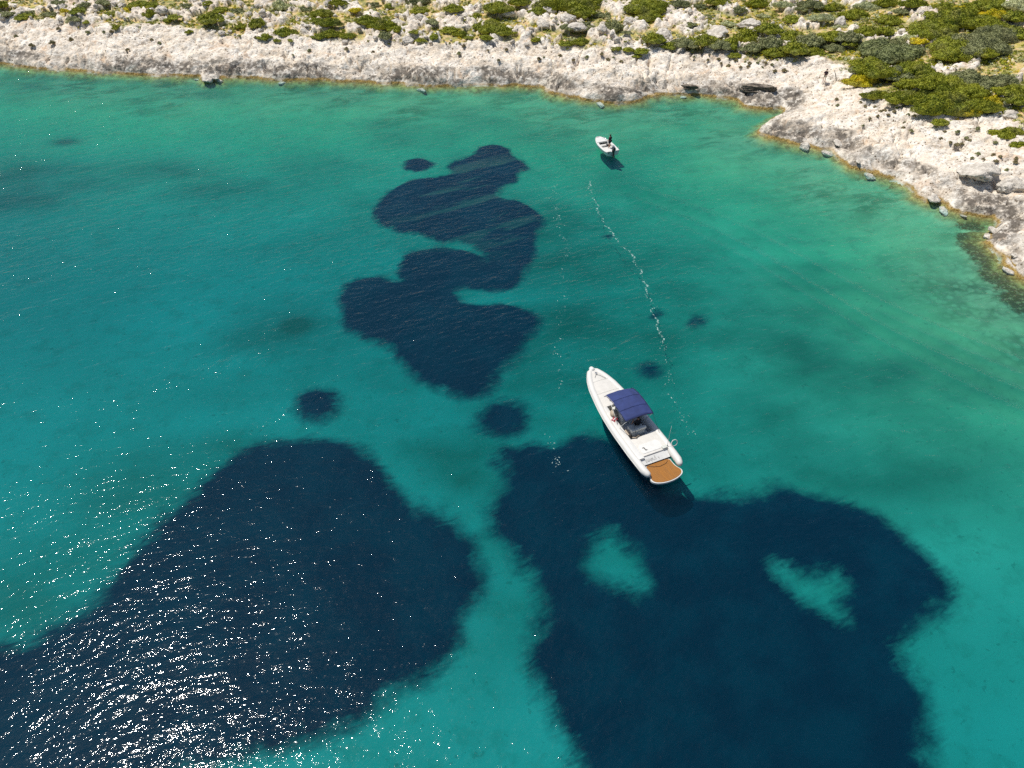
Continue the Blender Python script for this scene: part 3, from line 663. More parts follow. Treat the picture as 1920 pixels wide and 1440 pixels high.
# transom bulkhead, with the boat's dark scrolled name on its after face
bm = bmesh.new(); b2 = [(-1.15, 1.80, .50), (1.15, 1.80, .50), (1.15, 2.38, .36), (-1.15, 2.38, .36), (-1.15, 2.33, .72), (1.15, 2.33, .72), (1.15, 2.38, .74), (-1.15, 2.38, .74)]
vs = [bm.verts.new(v) for v in b2]
for f in ((0, 1, 5, 4), (1, 2, 6, 5), (2, 3, 7, 6), (3, 0, 4, 7), (4, 5, 6, 7), (0, 3, 2, 1)): bm.faces.new([vs[i] for i in f])
bh = build('transom', bm, M['gel'], big)
bm = bmesh.new()
def tp(u_, v_): return (u_, 1.80 + .53 * v_, .50 + .22 * v_ + .008)
strokes = [[(-.88, .85), (-.80, .15), (-.74, .7)], [(-.70, .3), (-.66, .65), (-.60, .3), (-.70, .3)], [(-.56, .2), (-.54, .65), (-.48, .3), (-.43, .65), (-.40, .25)], [(-.36, .15), (-.33, .65), (-.26, .5), (-.33, .35)], [(-.22, .65), (-.20, .25), (-.12, .3)], [(-.08, .25), (-.03, .85), (.03, .25)], [(.22, .5), (.26, .2), (.30, .5)]]
for s_ in strokes: tube(bm, [tp(*q) for q in s_], .013, 5)
build('lettering', bm, M['grey'], bh)
# stern platform
po = [(-1.08, 1.9), (-1.08, 1.35), (-1.12, .95), (-1.24, .72), (-1.34, .45), (-1.17, .15), (-.66, -.06), (0, -.14), (.66, -.06), (1.17, .15), (1.34, .45), (1.24, .72), (1.12, .95), (1.08, 1.35), (1.08, 1.9)]
pc = [tuple(q) for q in chaikin(po, 2)]
cen = Vector((0, .9)); tk = [tuple(cen + (Vector(q) - cen) * .935) for q in pc]
bm = bmesh.new(); prism(bm, pc, .22, .37, .02); pf = build('swim_platform', bm, M['gel'], big, angle=30)
bm = bmesh.new(); prism(bm, tk, .37, .395, .004); build('teak_decking', bm, M['teak'], pf)
bm = bmesh.new(); tube(bm, [(-.86, 1.75, .40), (-.5, 1.5, .415), (0, 1.35, .415), (.55, 1.42, .415), (.8, 1.6, .40)], .014, 6); build('mooring_line', bm, M['dark'], big, True)
# console, windscreen, wheel
bm = bmesh.new(); cs = [(-.52, .52, 6.15, 7.25, .36), (-.50, .50, 6.18, 7.25, .9), (-.47, .47, 6.35, 7.15, 1.28), (-.42, .42, 6.5, 7.0, 1.36)]
loft(bm, [[(a, c, z), (b, c, z), (b, d, z), (a, d, z)] for a, b, c, d, z in cs], close=True); bmesh.ops.bevel(bm, geom=bm.edges[:], offset=.04, segments=2, affect='EDGES'); co = build('console', bm, M['gel'], big, angle=30)
bm = bmesh.new(); loft(bm, [[(-.47, 7.12, 1.30), (0, 7.28, 1.32), (.47, 7.12, 1.30)], [(-.42, 6.88, 1.66), (0, 7.02, 1.70), (.42, 6.88, 1.66)]], cap=False); r_ = bmesh.ops.solidify(bm, geom=bm.faces[:], thickness=.012); build('windscreen', bm, M['glass'], co)
bm = bmesh.new(); tube(bm, [(.19 * math.cos(a), 6.12 - .08 * math.sin(a), 1.10 + .17 * math.sin(a)) for a in [i * math.pi / 8 for i in range(17)]], .014, 6, False); tube(bm, [(0, 6.25, 1.06), (0, 6.12, 1.10)], .03, 8); build('steering_wheel', bm, M['dark'], co, True)
bm = bmesh.new(); box(bm, (0, 6.30, 1.12), (.7, .03, .22), .01, Matrix.Rotation(R(-25), 4, 'X')); build('instrument_panel', bm, M['dark'], co)
# seat in front of the console and padded bag
bm = bmesh.new(); box(bm, (0, 7.6, .56), (.95, .55, .40), .06); box(bm, (0, 7.36, .95), (.9, .14, .45), .05); build('forward_seat', bm, M['shade'], big, angle=30)
# helm seat: rolled bolster above a base that narrows downwards
bm = bmesh.new(); loft(bm, [[(-.40, 4.55, .36), (.40, 4.55, .36), (.40, 5.1, .36), (-.40, 5.1, .36)], [(-.50, 4.50, .7), (.50, 4.50, .7), (.50, 5.25, .7), (-.50, 5.25, .7)], [(-.62, 4.52, 1.0), (.62, 4.52, 1.0), (.62, 5.35, 1.0), (-.62, 5.35, 1.0)]], close=True)
bmesh.ops.bevel(bm, geom=bm.edges[:], offset=.05, segments=2, affect='EDGES'); hs = build('helm_seat', bm, M['cushion'], big, angle=30)
bm = bmesh.new(); tube(bm, [(-.64, 4.62, 1.22), (-.60, 4.62, 1.22), (.60, 4.62, 1.22), (.64, 4.62, 1.22)], [.09, .14, .14, .09], 12); box(bm, (0, 4.66, 1.08), (1.15, .10, .22), .03); build('bolster', bm, M['cushion'], hs, angle=35)
bm = bmesh.new(); box(bm, (0, 5.05, 1.04), (1.1, .5, .10), .04); build('seat_pad', bm, M['cushion'], hs, angle=35)
bm = bmesh.new(); box(bm, (-.70, 4.9, .62), (.28, .62, .52), .06); build('cool_box', bm, M['tan'], hs, angle=35)
for x0, y0, y1 in ((1.05, 4.75, 5.9), (.62, 4.35, 4.7)):
    bm = bmesh.new(); box(bm, (x0, (y0 + y1) / 2, .372), (.06, y1 - y0, .02)); build('floor_drain', bm, M['dark'], big)
# canopy
CY = [(4.80, 2.42), (5.4, 2.52), (6.1, 2.59), (6.8, 2.60), (7.4, 2.53), (7.75, 2.42), (7.98, 2.26), (8.04, 2.14)]
CX = [-1.12, -1.05, -.6, 0, .6, 1.16, 1.24]
def cz(x, z): return z - .10 * (x / 1.2) ** 2 - (.07 if abs(x) > 1.13 else 0)
bm = bmesh.new(); top_ = [[(x * (1 if y < 7.6 else 1 - .06 * (y - 7.6) / .46), y, cz(x, z) - (.05 if i % 2 == 0 and 0 < i < 7 and abs(x) < 1 else 0) * 0) for x in CX] for i, (y, z) in enumerate(CY)]
loft(bm, top_, cap=False); bmesh.ops.subdivide_edges(bm, edges=bm.edges[:], cuts=2, use_grid_fill=True, smooth=.6)
for v in bm.verts: v.co.z += -.03 * math.sin((v.co.y - 4.8) / 1.05 * math.pi) ** 2 + .014 * math.sin(v.co.y * 9 + v.co.x * 2) + .01 * math.sin(v.co.x * 7 - v.co.y * 3)
bmesh.ops.solidify(bm, geom=bm.faces[:], thickness=.02); cn = build('canopy', bm, M['canvas'], big, True)
bm = bmesh.new()
for yy, zz in ((5.75, 2.565), (6.85, 2.60)): tube(bm, [(x, yy, cz(x, zz) + .022) for x in CX], .012, 5)
build('seam', bm, M['canvas'], cn, True)
bm = bmesh.new(); tube(bm, [(x, 4.79, cz(x, 2.42)) for x in CX], .035, 6); tube(bm, [(1.255, y, cz(1.2, z)) for y, z in CY], .028, 6); tube(bm, [(-1.13, y, cz(-1.17, z)) for y, z in CY], .022, 6); build('binding', bm, M['canvas2'], cn, True)
for sx in (1, -1):
    bm = bmesh.new()
    tube(bm, [(sx * 1.05, 5.6, .66), (sx * 1.12, 5.2, 1.5), (sx * 1.1, 4.75, 2.28)], .02, 7); tube(bm, [(sx * 1.05, 5.7, .66), (sx * 1.12, 6.3, 1.5), (sx * 1.1, 7.3, 2.30)], .02, 7)
    build('canopy_frame', bm, M['steel'] if sx > 0 else M['gel'], cn, True)
bm = bmesh.new(); tube(bm, [(1.2, 4.82, 2.28), (1.45, 3.9, .88)], .012, 6); build('canopy_strap', bm, M['blackp'], cn, True)
bm = bmesh.new(); tube(bm, [(-.55, 4.82, 2.36), (-.42, 4.05, .84)], .014, 6); build('canopy_strap', bm, M['blackp'], cn, True)
bm = bmesh.new(); tube(bm, [(-.72, 4.25, .92), (-.45, 4.15, .88), (-.10, 4.27, .92)], .05, 8); box(bm, (-.15, 4.28, .90), (.20, .10, .06), .02); build('rod_holder', bm, M['tan'], big, True)
# whip aerial, plain grey block and octagonal rail on the starboard quarter
bm = bmesh.new(); tube(bm, [(1.28, 2.55, .8), (1.28, 2.55, 1.05)], [.06, .04], 8); tube(bm, [(1.28, 2.55, 1.05), (1.36, 2.62, 2.9)], [.014, .007], 6); build('aerial', bm, M['gel'], big, True)
bm = bmesh.new(); box(bm, (1.02, 2.5, .90), (.42, .26, .10), .03); build('grey_block', bm, M['shade'], big, angle=30)  # pale grey block left of the aerial base
bm = bmesh.new(); pts = [(1.86 + .27 * math.cos(a), 2.50 + .10 * math.sin(a), .98 + .24 * math.sin(a)) for a in [math.pi / 8 + i * math.pi / 4 for i in range(9)]]
tube(bm, pts, .030, 8, False); tube(bm, [(1.60, 2.5, .88), (1.35, 2.5, .82)], .022, 6); build('folded_ladder', bm, M['gel'], big, True)
def bw(x, y, z): return big.matrix_world @ Vector((x, y, z))
bpy.context.view_layer.update()
person(bw(.25, 5.15, 1.02), brz, 'person with bare tanned arms seated at the helm under the navy canopy', M['skin'], M['black'], M['black'], M['hair'], 'sit')
# beige sack with a red and white towel, on the port side by the console
bm = bmesh.new(); bmesh.ops.create_icosphere(bm, subdivisions=3, radius=.33, matrix=Matrix.Diagonal((1, 1.05, .95, 1)))
for v in bm.verts: v.co *= 1 + .10 * math.sin(v.co.x * 9 + 1) * math.sin(v.co.y * 8) + .05 * math.sin(v.co.z * 14)
sack = build('bag', bm, M['tan'], None, True); sack.location = bw(-.78, 6.95, .98); sack.location.z = .98; sack.rotation_euler = (0, 0, brz)
tag(sack, 'lumpy beige sack beside the console of the long boat', 'bag')
bm = bmesh.new(); bmesh.ops.create_grid(bm, x_segments=10, y_segments=6, size=.5, matrix=Matrix.Diagonal((.5, .36, 1, 1)))
for v in bm.verts: v.co.z = .03 * math.sin(v.co.x * 22) + .03 * math.cos(v.co.y * 17)
bmesh.ops.solidify(bm, geom=bm.faces[:], thickness=.025)
tw = build('towel', bm, M['red'], None, True); tw.location = bw(-.98, 6.45, .93); tw.rotation_euler = (R(8), 0, brz + .5); tag(tw, 'crumpled red and white towel aft of the beige sack', 'towel')
bm = bmesh.new(); box(bm, (0, .02, .035), (.46, .07, .03), .01); build('white_stripe', bm, M['wcloth'], tw)

# ------------------------------------------------------------------ the small open boat
s2, rz2, SL = boat_frame((1121, 257), .62, (1149, 285), .42)
sb = empty('small_boat', s2, rz2, 'small open white motorboat with a man standing in it, near the shore', 'boat')
k_ = SL / 4.6
def sy_(y): return y * k_
HS = [(0, .90), (1.2, 1.0), (2.4, .98), (3.3, .84), (4.0, .60), (4.4, .38), (4.6, .16)]
def hs_(y):
    for (a, b), (c, d) in zip(HS, HS[1:]):
        if y <= c: return b + (d - b) * (y - a) / (c - a)
    return HS[-1][1]
bm = bmesh.new(); secs = []
for y in [0, .8, 1.6, 2.4, 3.2, 3.8, 4.2, 4.45, 4.6]:
    h_ = hs_(y); t = y / 4.6; gz = .48 + .16 * t ** 2; kz = -.2 + .5 * t ** 4; cz_ = .0 + .3 * t ** 4
    secs.append([(-h_, sy_(y), gz), (-h_ * .99, sy_(y), gz * .6), (-h_ * .84, sy_(y), cz_), (0, sy_(y), kz), (h_ * .84, sy_(y), cz_), (h_ * .99, sy_(y), gz * .6), (h_, sy_(y), gz)])
loft(bm, secs, close=False)
build('hull', bm, M['mint'], sb, angle=40)
# gunwale rim and cockpit well
bm = bmesh.new(); Lh = [0, .8, 1.6, 2.4, 3.2, 3.8, 4.2, 4.45, 4.6]
rim = [(hs_(y), sy_(y), .49 + .16 * (y / 4.6) ** 2) for y in Lh]; tube(bm, rim + [(-x, y, z) for x, y, z in rim[::-1]], .055, 8); build('gunwale', bm, M['gel'], sb, True)
for sx in (1, -1):
    bm = bmesh.new(); secs = []
    for y in [.02, .8, 1.6, 2.4, 3.05]:
        h_ = hs_(y); gz = .50 + .16 * (y / 4.6) ** 2
        secs.append([(sx * (h_ - .01), sy_(y), gz), (sx * (h_ - .03), sy_(y), gz + .04), (sx * (h_ - .24), sy_(y), gz + .04), (sx * (h_ - .27), sy_(y), gz), (sx * (h_ - .28), sy_(y), .24)])
    loft(bm, secs, close=False, cap=False); build('side_deck', bm, M['gel'], sb)
bm = bmesh.new(); fl = [(hs_(y) - .285, sy_(y)) for y in (.06, .8, 1.6, 2.4, 3.1)]; prism(bm, fl + [(-x, y) for x, y in fl[::-1]], .20, .27); build('cockpit_floor', bm, M['gel'], sb)
bm = bmesh.new()
for x0, x1 in ((-.88, -.22), (.22, .88)): box(bm, ((x0 + x1) / 2, .04, .38), (x1 - x0, .07, .32), .02)
box(bm, (0, .04, .31), (.44, .07, .18), .02); build('transom', bm, M['mint'], sb, angle=30)
bm = bmesh.new(); oo = [(hs_(y) - .05, sy_(y)) for y in (3.0, 3.4, 3.8, 4.2, 4.45)]; prism(bm, oo + [(-x, y) for x, y in oo[::-1]], .50, .66, .03); build('fore_deck', bm, M['gel'], sb, angle=30)
bm = bmesh.new(); box(bm, (0, sy_(2.3), .42), (1.36, .35, .16), .03); build('bench', bm, M['cushion'], sb, angle=30)
bm = bmesh.new(); tube(bm, [(.55, sy_(3.3), .66), (.62, sy_(3.35), .82), (.50, sy_(3.9), .86), (.38, sy_(4.0), .66)], .016, 6); build('bow_rail', bm, M['steel'], sb, True)
# outboard motor
bm = bmesh.new(); box(bm, (0, -.18, .92), (.34, .52, .40), .10, Matrix.Rotation(R(-6), 4, 'X'), 3); ob = build('outboard_motor', bm, M['motor'], sb, angle=40)
bm = bmesh.new(); box(bm, (0, -.20, .55), (.16, .26, .45), .04); box(bm, (0, -.24, .1), (.10, .30, .7), .03); box(bm, (0, -.26, -.02), (.26, .38, .03), .01); build('leg', bm, M['dark'], ob, angle=30)
bm = bmesh.new(); box(bm, (0, .02, .55), (.24, .12, .3), .02); build('bracket', bm, M['grey'], ob)
bm = bmesh.new(); box(bm, (-.58, -.03, .42), (.12, .05, .34), .02); build('transom_step', bm, M['grey'], sb)
bm = bmesh.new(); tube(bm, [(.95, sy_(.45), .52), (1.02, sy_(.45), .78)], .03, 6); build('rod_socket', bm, M['gel'], sb)
bpy.context.view_layer.update()
pf_ = Vector((*P(1142.5, 277, .27), .262)); person(pf_, rz2 + R(25), 'man in dark shirt and shorts standing in the small white boat', M['skin'], M['maroon'], M['black'], M['hair'])
bm = bmesh.new(); box(bm, (0, 0, .12), (.34, .26, .24), .04); tube(bm, [(-.12, 0, .23), (-.08, 0, .33), (.08, 0, .33), (.12, 0, .23)], .015, 6)
bg_ = build('bag', bm, M['dark'], None, angle=30); bg_.location = (*P(1138.2, 274, .27), .27); bg_.rotation_euler = (0, 0, rz2); tag(bg_, 'small black bag at the feet of the man in the small boat', 'bag')

# ------------------------------------------------------------------ foam
def foam(px_list, n, spread, lo, hi, seed, wig=.0):
    r = random.Random(seed); bm = bmesh.new()
    pl = chaikin(to_world(px_list), 1, False); seg = [(Vector(a), Vector(b)) for a, b in zip(pl, pl[1:])]
    Ls = [(b - a).length for a, b in seg]; tot = sum(Ls)
    for _ in range(n):
        t = r.random() * tot; t0 = t; i = 0
        if math.sin(t0 * 1.1 + seed) + .8 * math.sin(t0 * 2.9) < -.55 + r.gauss(0, .25) and r.random() < .8: continue
        while i < len(Ls) - 1 and t > Ls[i]: t -= Ls[i]; i += 1
        a, b = seg[i]; d_ = (b - a).normalized(); p = a.lerp(b, t / Ls[i]) + Vector((-d_.y, d_.x)) * wig * (math.sin(t0 * 2.3) + .6 * math.sin(t0 * 5.1 + 1) + .4 * math.sin(t0 * 11))
        q = p + Vector((r.gauss(0, spread), r.gauss(0, spread))) * (3 if r.random() < .12 else 1)
        s_ = lo + (hi - lo) * r.random() ** 2.2; ang = r.uniform(0, 3.1); m_ = r.randint(5, 8); vs = []
        for k in range(m_):
            th = k * 2 * math.pi / m_; rr = s_ * r.uniform(.5, 1); x, y = rr * 1.7 * math.cos(th), rr * .5 * math.sin(th)
            vs.append((q.x + x * math.cos(ang) - y * math.sin(ang), q.y + x * math.sin(ang) + y * math.cos(ang)))
        lo_ = [bm.verts.new((x, y, .008)) for x, y in vs]; c = bm.verts.new((q.x, q.y, .03 + s_ * .1))
        for k in range(m_): bm.faces.new((lo_[k], lo_[(k + 1) % m_], c))
    return bm
FA = [(1105,338),(1107,360),(1116,372),(1121,392),(1127,408),(1141,430),(1152,441),(1160,458),(1178,468),(1190,488),(1198,505),(1208,525),(1214,555),(1223,571),(1232,575),(1222,583),(1230,600),(1237,620),(1241,642)]
FA2 = [(1241,642),(1247,670),(1253,692),(1259,715),(1262,742),(1275,768),(1285,790),(1296,815)]
FB = [(1045,335),(1040,365),(1045,400),(1050,430),(1060,455),(1068,470),(1054,485),(1051,515),(1062,540),(1060,570),(1050,600),(1048,630),(1045,655),(1050,690),(1048,730)]
b1 = foam(FA, 620, .035, .02, .085, 1, .13); o1 = build('foam_trail', b1, M['foam']); tag(o1, 'wiggling line of white foam between the small boat and the long boat', 'foam', kind='stuff')
b2 = foam(FA2, 110, .22, .02, .07, 2, .1); o2_ = build('foam_specks', b2, M['foam']); tag(o2_, 'sparse foam specks drifting right of the long boat', 'foam', kind='stuff')
b3 = foam(FB, 170, .16, .02, .08, 3, .1); o3 = build('foam_trail', b3, M['foam']); tag(o3, 'fainter broken foam line left of the bright one', 'foam', kind='stuff')
b4 = foam([(1030,815),(1045,850),(1040,880)], 40, .22, .02, .07, 4); o4 = build('foam_specks', b4, M['foam']); tag(o4, 'small foam specks over the dark meadow left of the long boat', 'foam', kind='stuff')

# ------------------------------------------------------------------ shore walker and pole
wp = L3d(1544, 155); wp.z -= .03
person(wp, R(150), 'person in dark shirt and pale shorts standing on the rocks by the cove', M['skin2'], M['maroon'], M['beige'], M['hair'])
pp = L3d(1568, 153)
bm = bmesh.new(); tube(bm, [(0, 0, -.2), (-.35, .1, .6), (-.68, .2, 1.25)], [.05, .045, .035], 8); pl_ = build('wooden_pole', bm, M['wood'], None, True); pl_.location = pp; tag(pl_, 'leaning dark wooden pole stuck in the rock beside the walker', 'pole')

# ------------------------------------------------------------------ shrubs
def leaf_quads(cen, nor, size, r):
    n = len(cen); t = r.normal(size=(n, 3)); t -= (t * nor).sum(1)[:, None] * nor * .6; t /= np.linalg.norm(t, axis=1)[:, None] + 1e-9
    b = np.cross(nor, t); b /= np.linalg.norm(b, axis=1)[:, None] + 1e-9
    s = size * r.uniform(.6, 1.4, (n, 1)); a = t * s; c = b * s * .6
    V = np.stack([cen - a, cen - c * .9, cen + a, cen + c * .9], 1).reshape(-1, 3); return V, np.arange(4 * n).reshape(-1, 4)
_ico = bmesh.new(); bmesh.ops.create_icosphere(_ico, subdivisions=2, radius=1); _ico.verts.ensure_lookup_table()
ICO_V = np.array([v.co[:] for v in _ico.verts]); ICO_F = np.array([[v.index for v in f.verts] for f in _ico.faces]); _ico.free()
def shrub_mesh(Rr, seed, mat, tall=.45, leaf=.085, dens=55):
    r = np.random.default_rng(seed); nl = int(5 + Rr * 7); VV = []; FF = []; off = 0
    for i in range(nl):
        a = r.uniform(0, 2 * np.pi); q = Rr * .80 * np.sqrt(r.random()) if i else 0.0; lr = Rr * r.uniform(.18, .36) if Rr > 1.2 else Rr * r.uniform(.35, .6)
        lr = max(lr, .16) if i else Rr * (.5 if Rr < 1.2 else .38)
        hz = Rr * tall * (1.2 - .8 * (q / Rr) ** 2) * r.uniform(.55, 1.25)
        c = np.array([q * np.cos(a), q * np.sin(a), hz * .42]); rad = np.array([lr, lr, hz * .62])
        n = int(dens * (lr * lr * 6 + lr * hz * 3) * 1.0) + 14
        d = r.normal(size=(n, 3)); d /= np.linalg.norm(d, axis=1)[:, None]; d[:, 2] = np.abs(d[:, 2]) * 1.0 - .12
        bump = 1 + .16 * np.sin(d[:, 0] * 7 + seed) * np.sin(d[:, 1] * 6 + i) + r.normal(0, .07, n)
        p_ = c + d * rad * bump[:, None]; nn = d / rad; nn /= np.linalg.norm(nn, axis=1)[:, None]; nn = nn + r.normal(0, .55, nn.shape); nn /= np.linalg.norm(nn, axis=1)[:, None]
        v, f = leaf_quads(p_, nn, leaf, r); VV.append(v); FF.append(f + off); off += len(v)
        cv = c + ICO_V * rad * .80; cf = np.concatenate([ICO_F, ICO_F[:, 2:3]], 1)
        # inner twig mass, as small triangles turned to quads
        mid = (cv[ICO_F[:, 0]] + cv[ICO_F[:, 1]]) / 2
        v = np.stack([cv[ICO_F[:, 0]], mid, cv[ICO_F[:, 1]], cv[ICO_F[:, 2]]], 1).reshape(-1, 3); VV.append(v); FF.append(np.arange(len(v)).reshape(-1, 4) + off); off += len(v)
    V = np.vstack(VV); V[:, 2] = np.maximum(V[:, 2], -.25)
    o = mesh_np('shrub', V, np.vstack(FF), mat, smooth=False); me = o.data; bpy.data.objects.remove(o); return me
CLS = [.35, .6, 1.0, 1.6, 2.4, 3.4, 4.6]
_cache = {}
def get_shrub(rad, kind, var):
    c = min(CLS, key=lambda q: abs(math.log(q / rad))); k = (c, kind, var % 2)
    if k not in _cache:
        _cache[k] = shrub_mesh(c, hash((int(c * 10), ord(kind[0]), var % 2)) % 9999, LEAF[kind], .52 if c < 1.2 else .36, .065 if c < .7 else .085 if c < 2 else .10, 120 if c < 1.2 else 70)
    return _cache[k], c
covered = []
LM = []          # landmarks: px, py, short name
KN = dict(g='green', o='olive grey', b='blue green', p='pale sage', y='yellow green', d='dark thorny')
USED = {}
def where(px, py, k=0):
    best = sorted(LM, key=lambda q: (q[0] - px) ** 2 + ((q[1] - py) * 2.2) ** 2)[k]
    dx_, dy_ = px - best[0], (py - best[1]) * 2.2
    side = ('left of' if dx_ < 0 else 'right of') if abs(dx_) > abs(dy_) * 1.6 else ('above' if dy_ < 0 else 'below') if abs(dy_) > abs(dx_) * 1.6 else ('above ' if dy_ < 0 else 'below ') + ('left of' if dx_ < 0 else 'right of')
    far = math.hypot(dx_, dy_) > 45
    return ('farther ' if far and side[0] in 'lr' else '') + side + ' the ' + best[2]
def proj(p):
    c_, s_ = math.cos(_p), math.sin(_p); z = p.z - CAMH; dp = p.y * c_ - z * s_; up = p.y * s_ + z * c_
    return 960 + F * p.x / dp, 720 - F * up / dp
def uniq(label, group, px=None, py=None):
    if px is not None:      # name the nearest landmark that no like thing has used from that side
        for k in range(5):
            l_ = label + ' ' + where(px, py, k)
            if l_ not in USED: break
        else: l_ = label + ' ' + where(px, py)
        label = l_
    if label in USED: group = USED[label]
    USED[label] = group; return label, group
NSH = 0
def put_shrub(px, py, rx, ry, kind, label, group=None, rot=None, name='shrub'):
    global NSH
    p = L3d(px, py + ry * .35); dist = math.hypot(p.x, p.y, CAMH - p.z); m_ = dist / F
    R_ = max(.22, rx * m_ * .96); me, c = get_shrub(R_, kind, NSH); NSH += 1
    th = math.atan2(CAMH - p.z, math.hypot(p.x, p.y)) + .12
    vext = 2 * ry * m_; dep = min(max(vext * .62 / math.sin(th) / 2, R_ * .45), R_ * 1.0); hgt = max((vext - 2 * dep * math.sin(th)) / math.cos(th), .42 * R_, .22) 
    o = bpy.data.objects.new(name, me); link(o); o.location = (p.x, p.y, p.z - .05)
    hm = .62 if c >= 1.2 else .78
    o.scale = (R_ / c, dep / c, min(hgt, R_ * .9) / (hm * .75 * c)); o.rotation_euler = (0, 0, 0)
    if rot: o.rotation_euler = (0, 0, rot)
    elif R_ < 1.3: o.rotation_euler = (0, 0, random.uniform(-.5, .5)) if dep < R_ * .8 else (0, 0, random.uniform(0, 6.28))
    tag(o, label, 'shrub', group); covered.append((p.x, p.y, R_)); return o
BIG = [  # px, py, rx, ry, kind, label
 (6,14,9,10,'g','dark green shrub at the left frame edge, above the white rock'), (48,31,15,8,'g','low dark shrub with a grey boulder on its left, near the left corner'),
 (262,9,19,9,'g','broad dark shrub at the top edge, left part of the slope'), (397,39,25,14,'g','large rounded dark green shrub just above the left white rock'),
 (498,70,15,8,'g','shrub leaning over the white rock right of the rounded dark one'), (537,62,25,9,'g','flat spreading shrub on the upper edge of the white rock'),
 (528,12,17,12,'p','pale sage green bush at the top, left of centre'), (690,40,28,10,'g','wide low dark shrub left of the white domed boulder'),
 (716,50,30,8,'g','long flat shrub running below the white domed boulder'), (725,72,13,9,'o','grey green round bush above the shoreline rock, left of centre'),
 (920,50,35,17,'g','big bright green shrub with boulders behind, above the centre shore'), (945,61,26,11,'g','green shrub forming the lower right flank of the big bright one'),
 (935,18,30,13,'g','dark shrub behind the big bright green one, near the top'), (850,16,22,10,'g','dark green shrub near the top beside pale boulders, centre'),
 (1062,10,62,17,'g','very wide dark green shrub at the top edge, right of centre'), (1212,14,46,18,'g','large dark shrub mass at the top edge above the yellow clearing'),
 (1216,33,26,10,'g','dark lower lobe shrub beneath the large top mass'), (1226,72,24,14,'g','round green shrub at the left tip of the long thicket'),
 (1152,50,22,14,'o','olive bush left of the yellow grassy clearing'), (1205,95,17,9,'g','small green shrub at the foot of the round one by the slabs'),
 (1668,96,50,27,'b','large blue green windswept shrub on the right hillside'), (1487,38,17,10,'g','isolated dark shrub between white outcrops above the thicket'),
 (1600,27,25,10,'g','dark green shrub on the orange ground near the top right'), (1666,38,25,12,'g','dark shrub at the left foot of the bare orange slab'),
 (1658,60,12,9,'g','small round dark shrub under the orange slab'), (1688,22,15,6,'o','olive bush standing on the bare orange slab'),
 (1640,180,26,8,'g','low green shrub strip bordering the white headland, left piece'), (1698,188,38,12,'g','low bright shrub on the inner edge of the white headland'),
 (1775,202,66,17,'g','broad bright green carpet shrub above the white headland'), (1765,229,18,8,'g','small green shrub hanging onto the white headland'),
 (1888,250,30,13,'g','bright green shrub on white rock at the right frame edge'), (1912,272,18,6,'g','flat green shrub below the bright one at the right frame edge'),
 (1790,95,46,26,'g','dark shrub right of the curved white rock rib'), (1830,88,46,24,'o','olive shrub merging with the dark one right of the rock rib'),
 (1800,42,58,17,'g','long dark shrub crest above the curved white rock rib'), (1745,58,45,20,'g','green shrub left of the curved white rock rib')]

LM += [(x, y, n) for x, y, n in [(6,14,"left frame edge shrub"),(48,31,"left corner shrub"),(149,23,"square dark shrub"),(262,9,"broad top left shrub"),(397,39,"large rounded shrub"),(537,62,"flat rock edge shrub"),(528,12,'big pale sage bush'),(690,40,"domed boulder shrub"),(742,40,'white domed boulder'),(766,75,"hollowed white boulder"),(725,72,"round grey green bush"),
 (850,16,"dark central top shrub"),(920,50,'big bright green shrub'),(955,28,"grey outcrop boulder"),(1027,20,'tall pale boulder'),(1062,10,'very wide top shrub'),(1152,50,"clearing side olive bush"),(1212,14,"large top shrub mass"),(1226,72,"round thicket tip shrub"),(1245,62,"flat white slab"),(1310,82,"thicket's left part"),(1345,60,"broken white outcrop"),(1440,80,"thicket's middle"),(1487,38,"isolated dark shrub"),(1575,42,'bright white boulder'),(1560,85,"thicket's right part"),
 (1600,27,"orange ground shrub"),(1668,96,"windswept shrub"),(1666,38,"orange slab shrub"),(1544,145,'person on the rocks'),(1640,178,"headland shrub strip"),(1745,58,"rock rib shrub"),(1790,95,"dark rib shrub"),(1800,42,"long shrub crest"),(1775,202,'bright green carpet shrub'),(1893,213,"right edge boulder"),(1888,250,"bright right edge shrub"),(1880,150,"half hidden block"),(1895,345,"large white block"),(1835,322,"long flat slab"),(1420,167,'dark ledge in the cove'),(1292,163,"small dark ledge"),(390,148,"jutting dark rock"),(1425,240,'headland tip')]]
for a in BIG: put_shrub(*a)
def zone(lst, noun, group):
    for a in lst:
        size = 'tiny' if a[2] < 8 else 'small' if a[2] < 15 else 'broad' if a[2] > 27 else 'medium'
        if a[3] / a[2] < .36: size = 'flat ' + size
        put_shrub(*a, *uniq('%s %s %s' % (size, KN[a[4]], noun), group, a[0], a[1]))
zone([(60,24,11,6,'o'),(92,27,12,6,'o'),(119,21,6,4,'y'),(149,23,14,8,'g'),(160,12,9,6,'o'),(208,27,13,7,'g'),(195,9,11,6,'o'),(285,10,14,8,'g'),(282,28,13,9,'g'),(315,39,9,5,'g'),(140,38,11,5,'o'),(217,52,7,5,'g'),(282,42,6,3,'g'),(163,41,7,3,'g'),
 (330,37,11,5,'g'),(356,61,6,4,'g'),(392,6,12,6,'g'),(415,18,14,8,'g'),(445,20,14,6,'o'),(485,45,16,12,'g'),(453,50,9,6,'g'),(520,79,6,4,'g'),(545,75,6,3,'g'),(110,8,12,5,'o'),(15,26,10,5,'o'),(235,18,8,4,'y'),(350,12,12,6,'o')], 'shrub', 'green shrubs above the left shore')
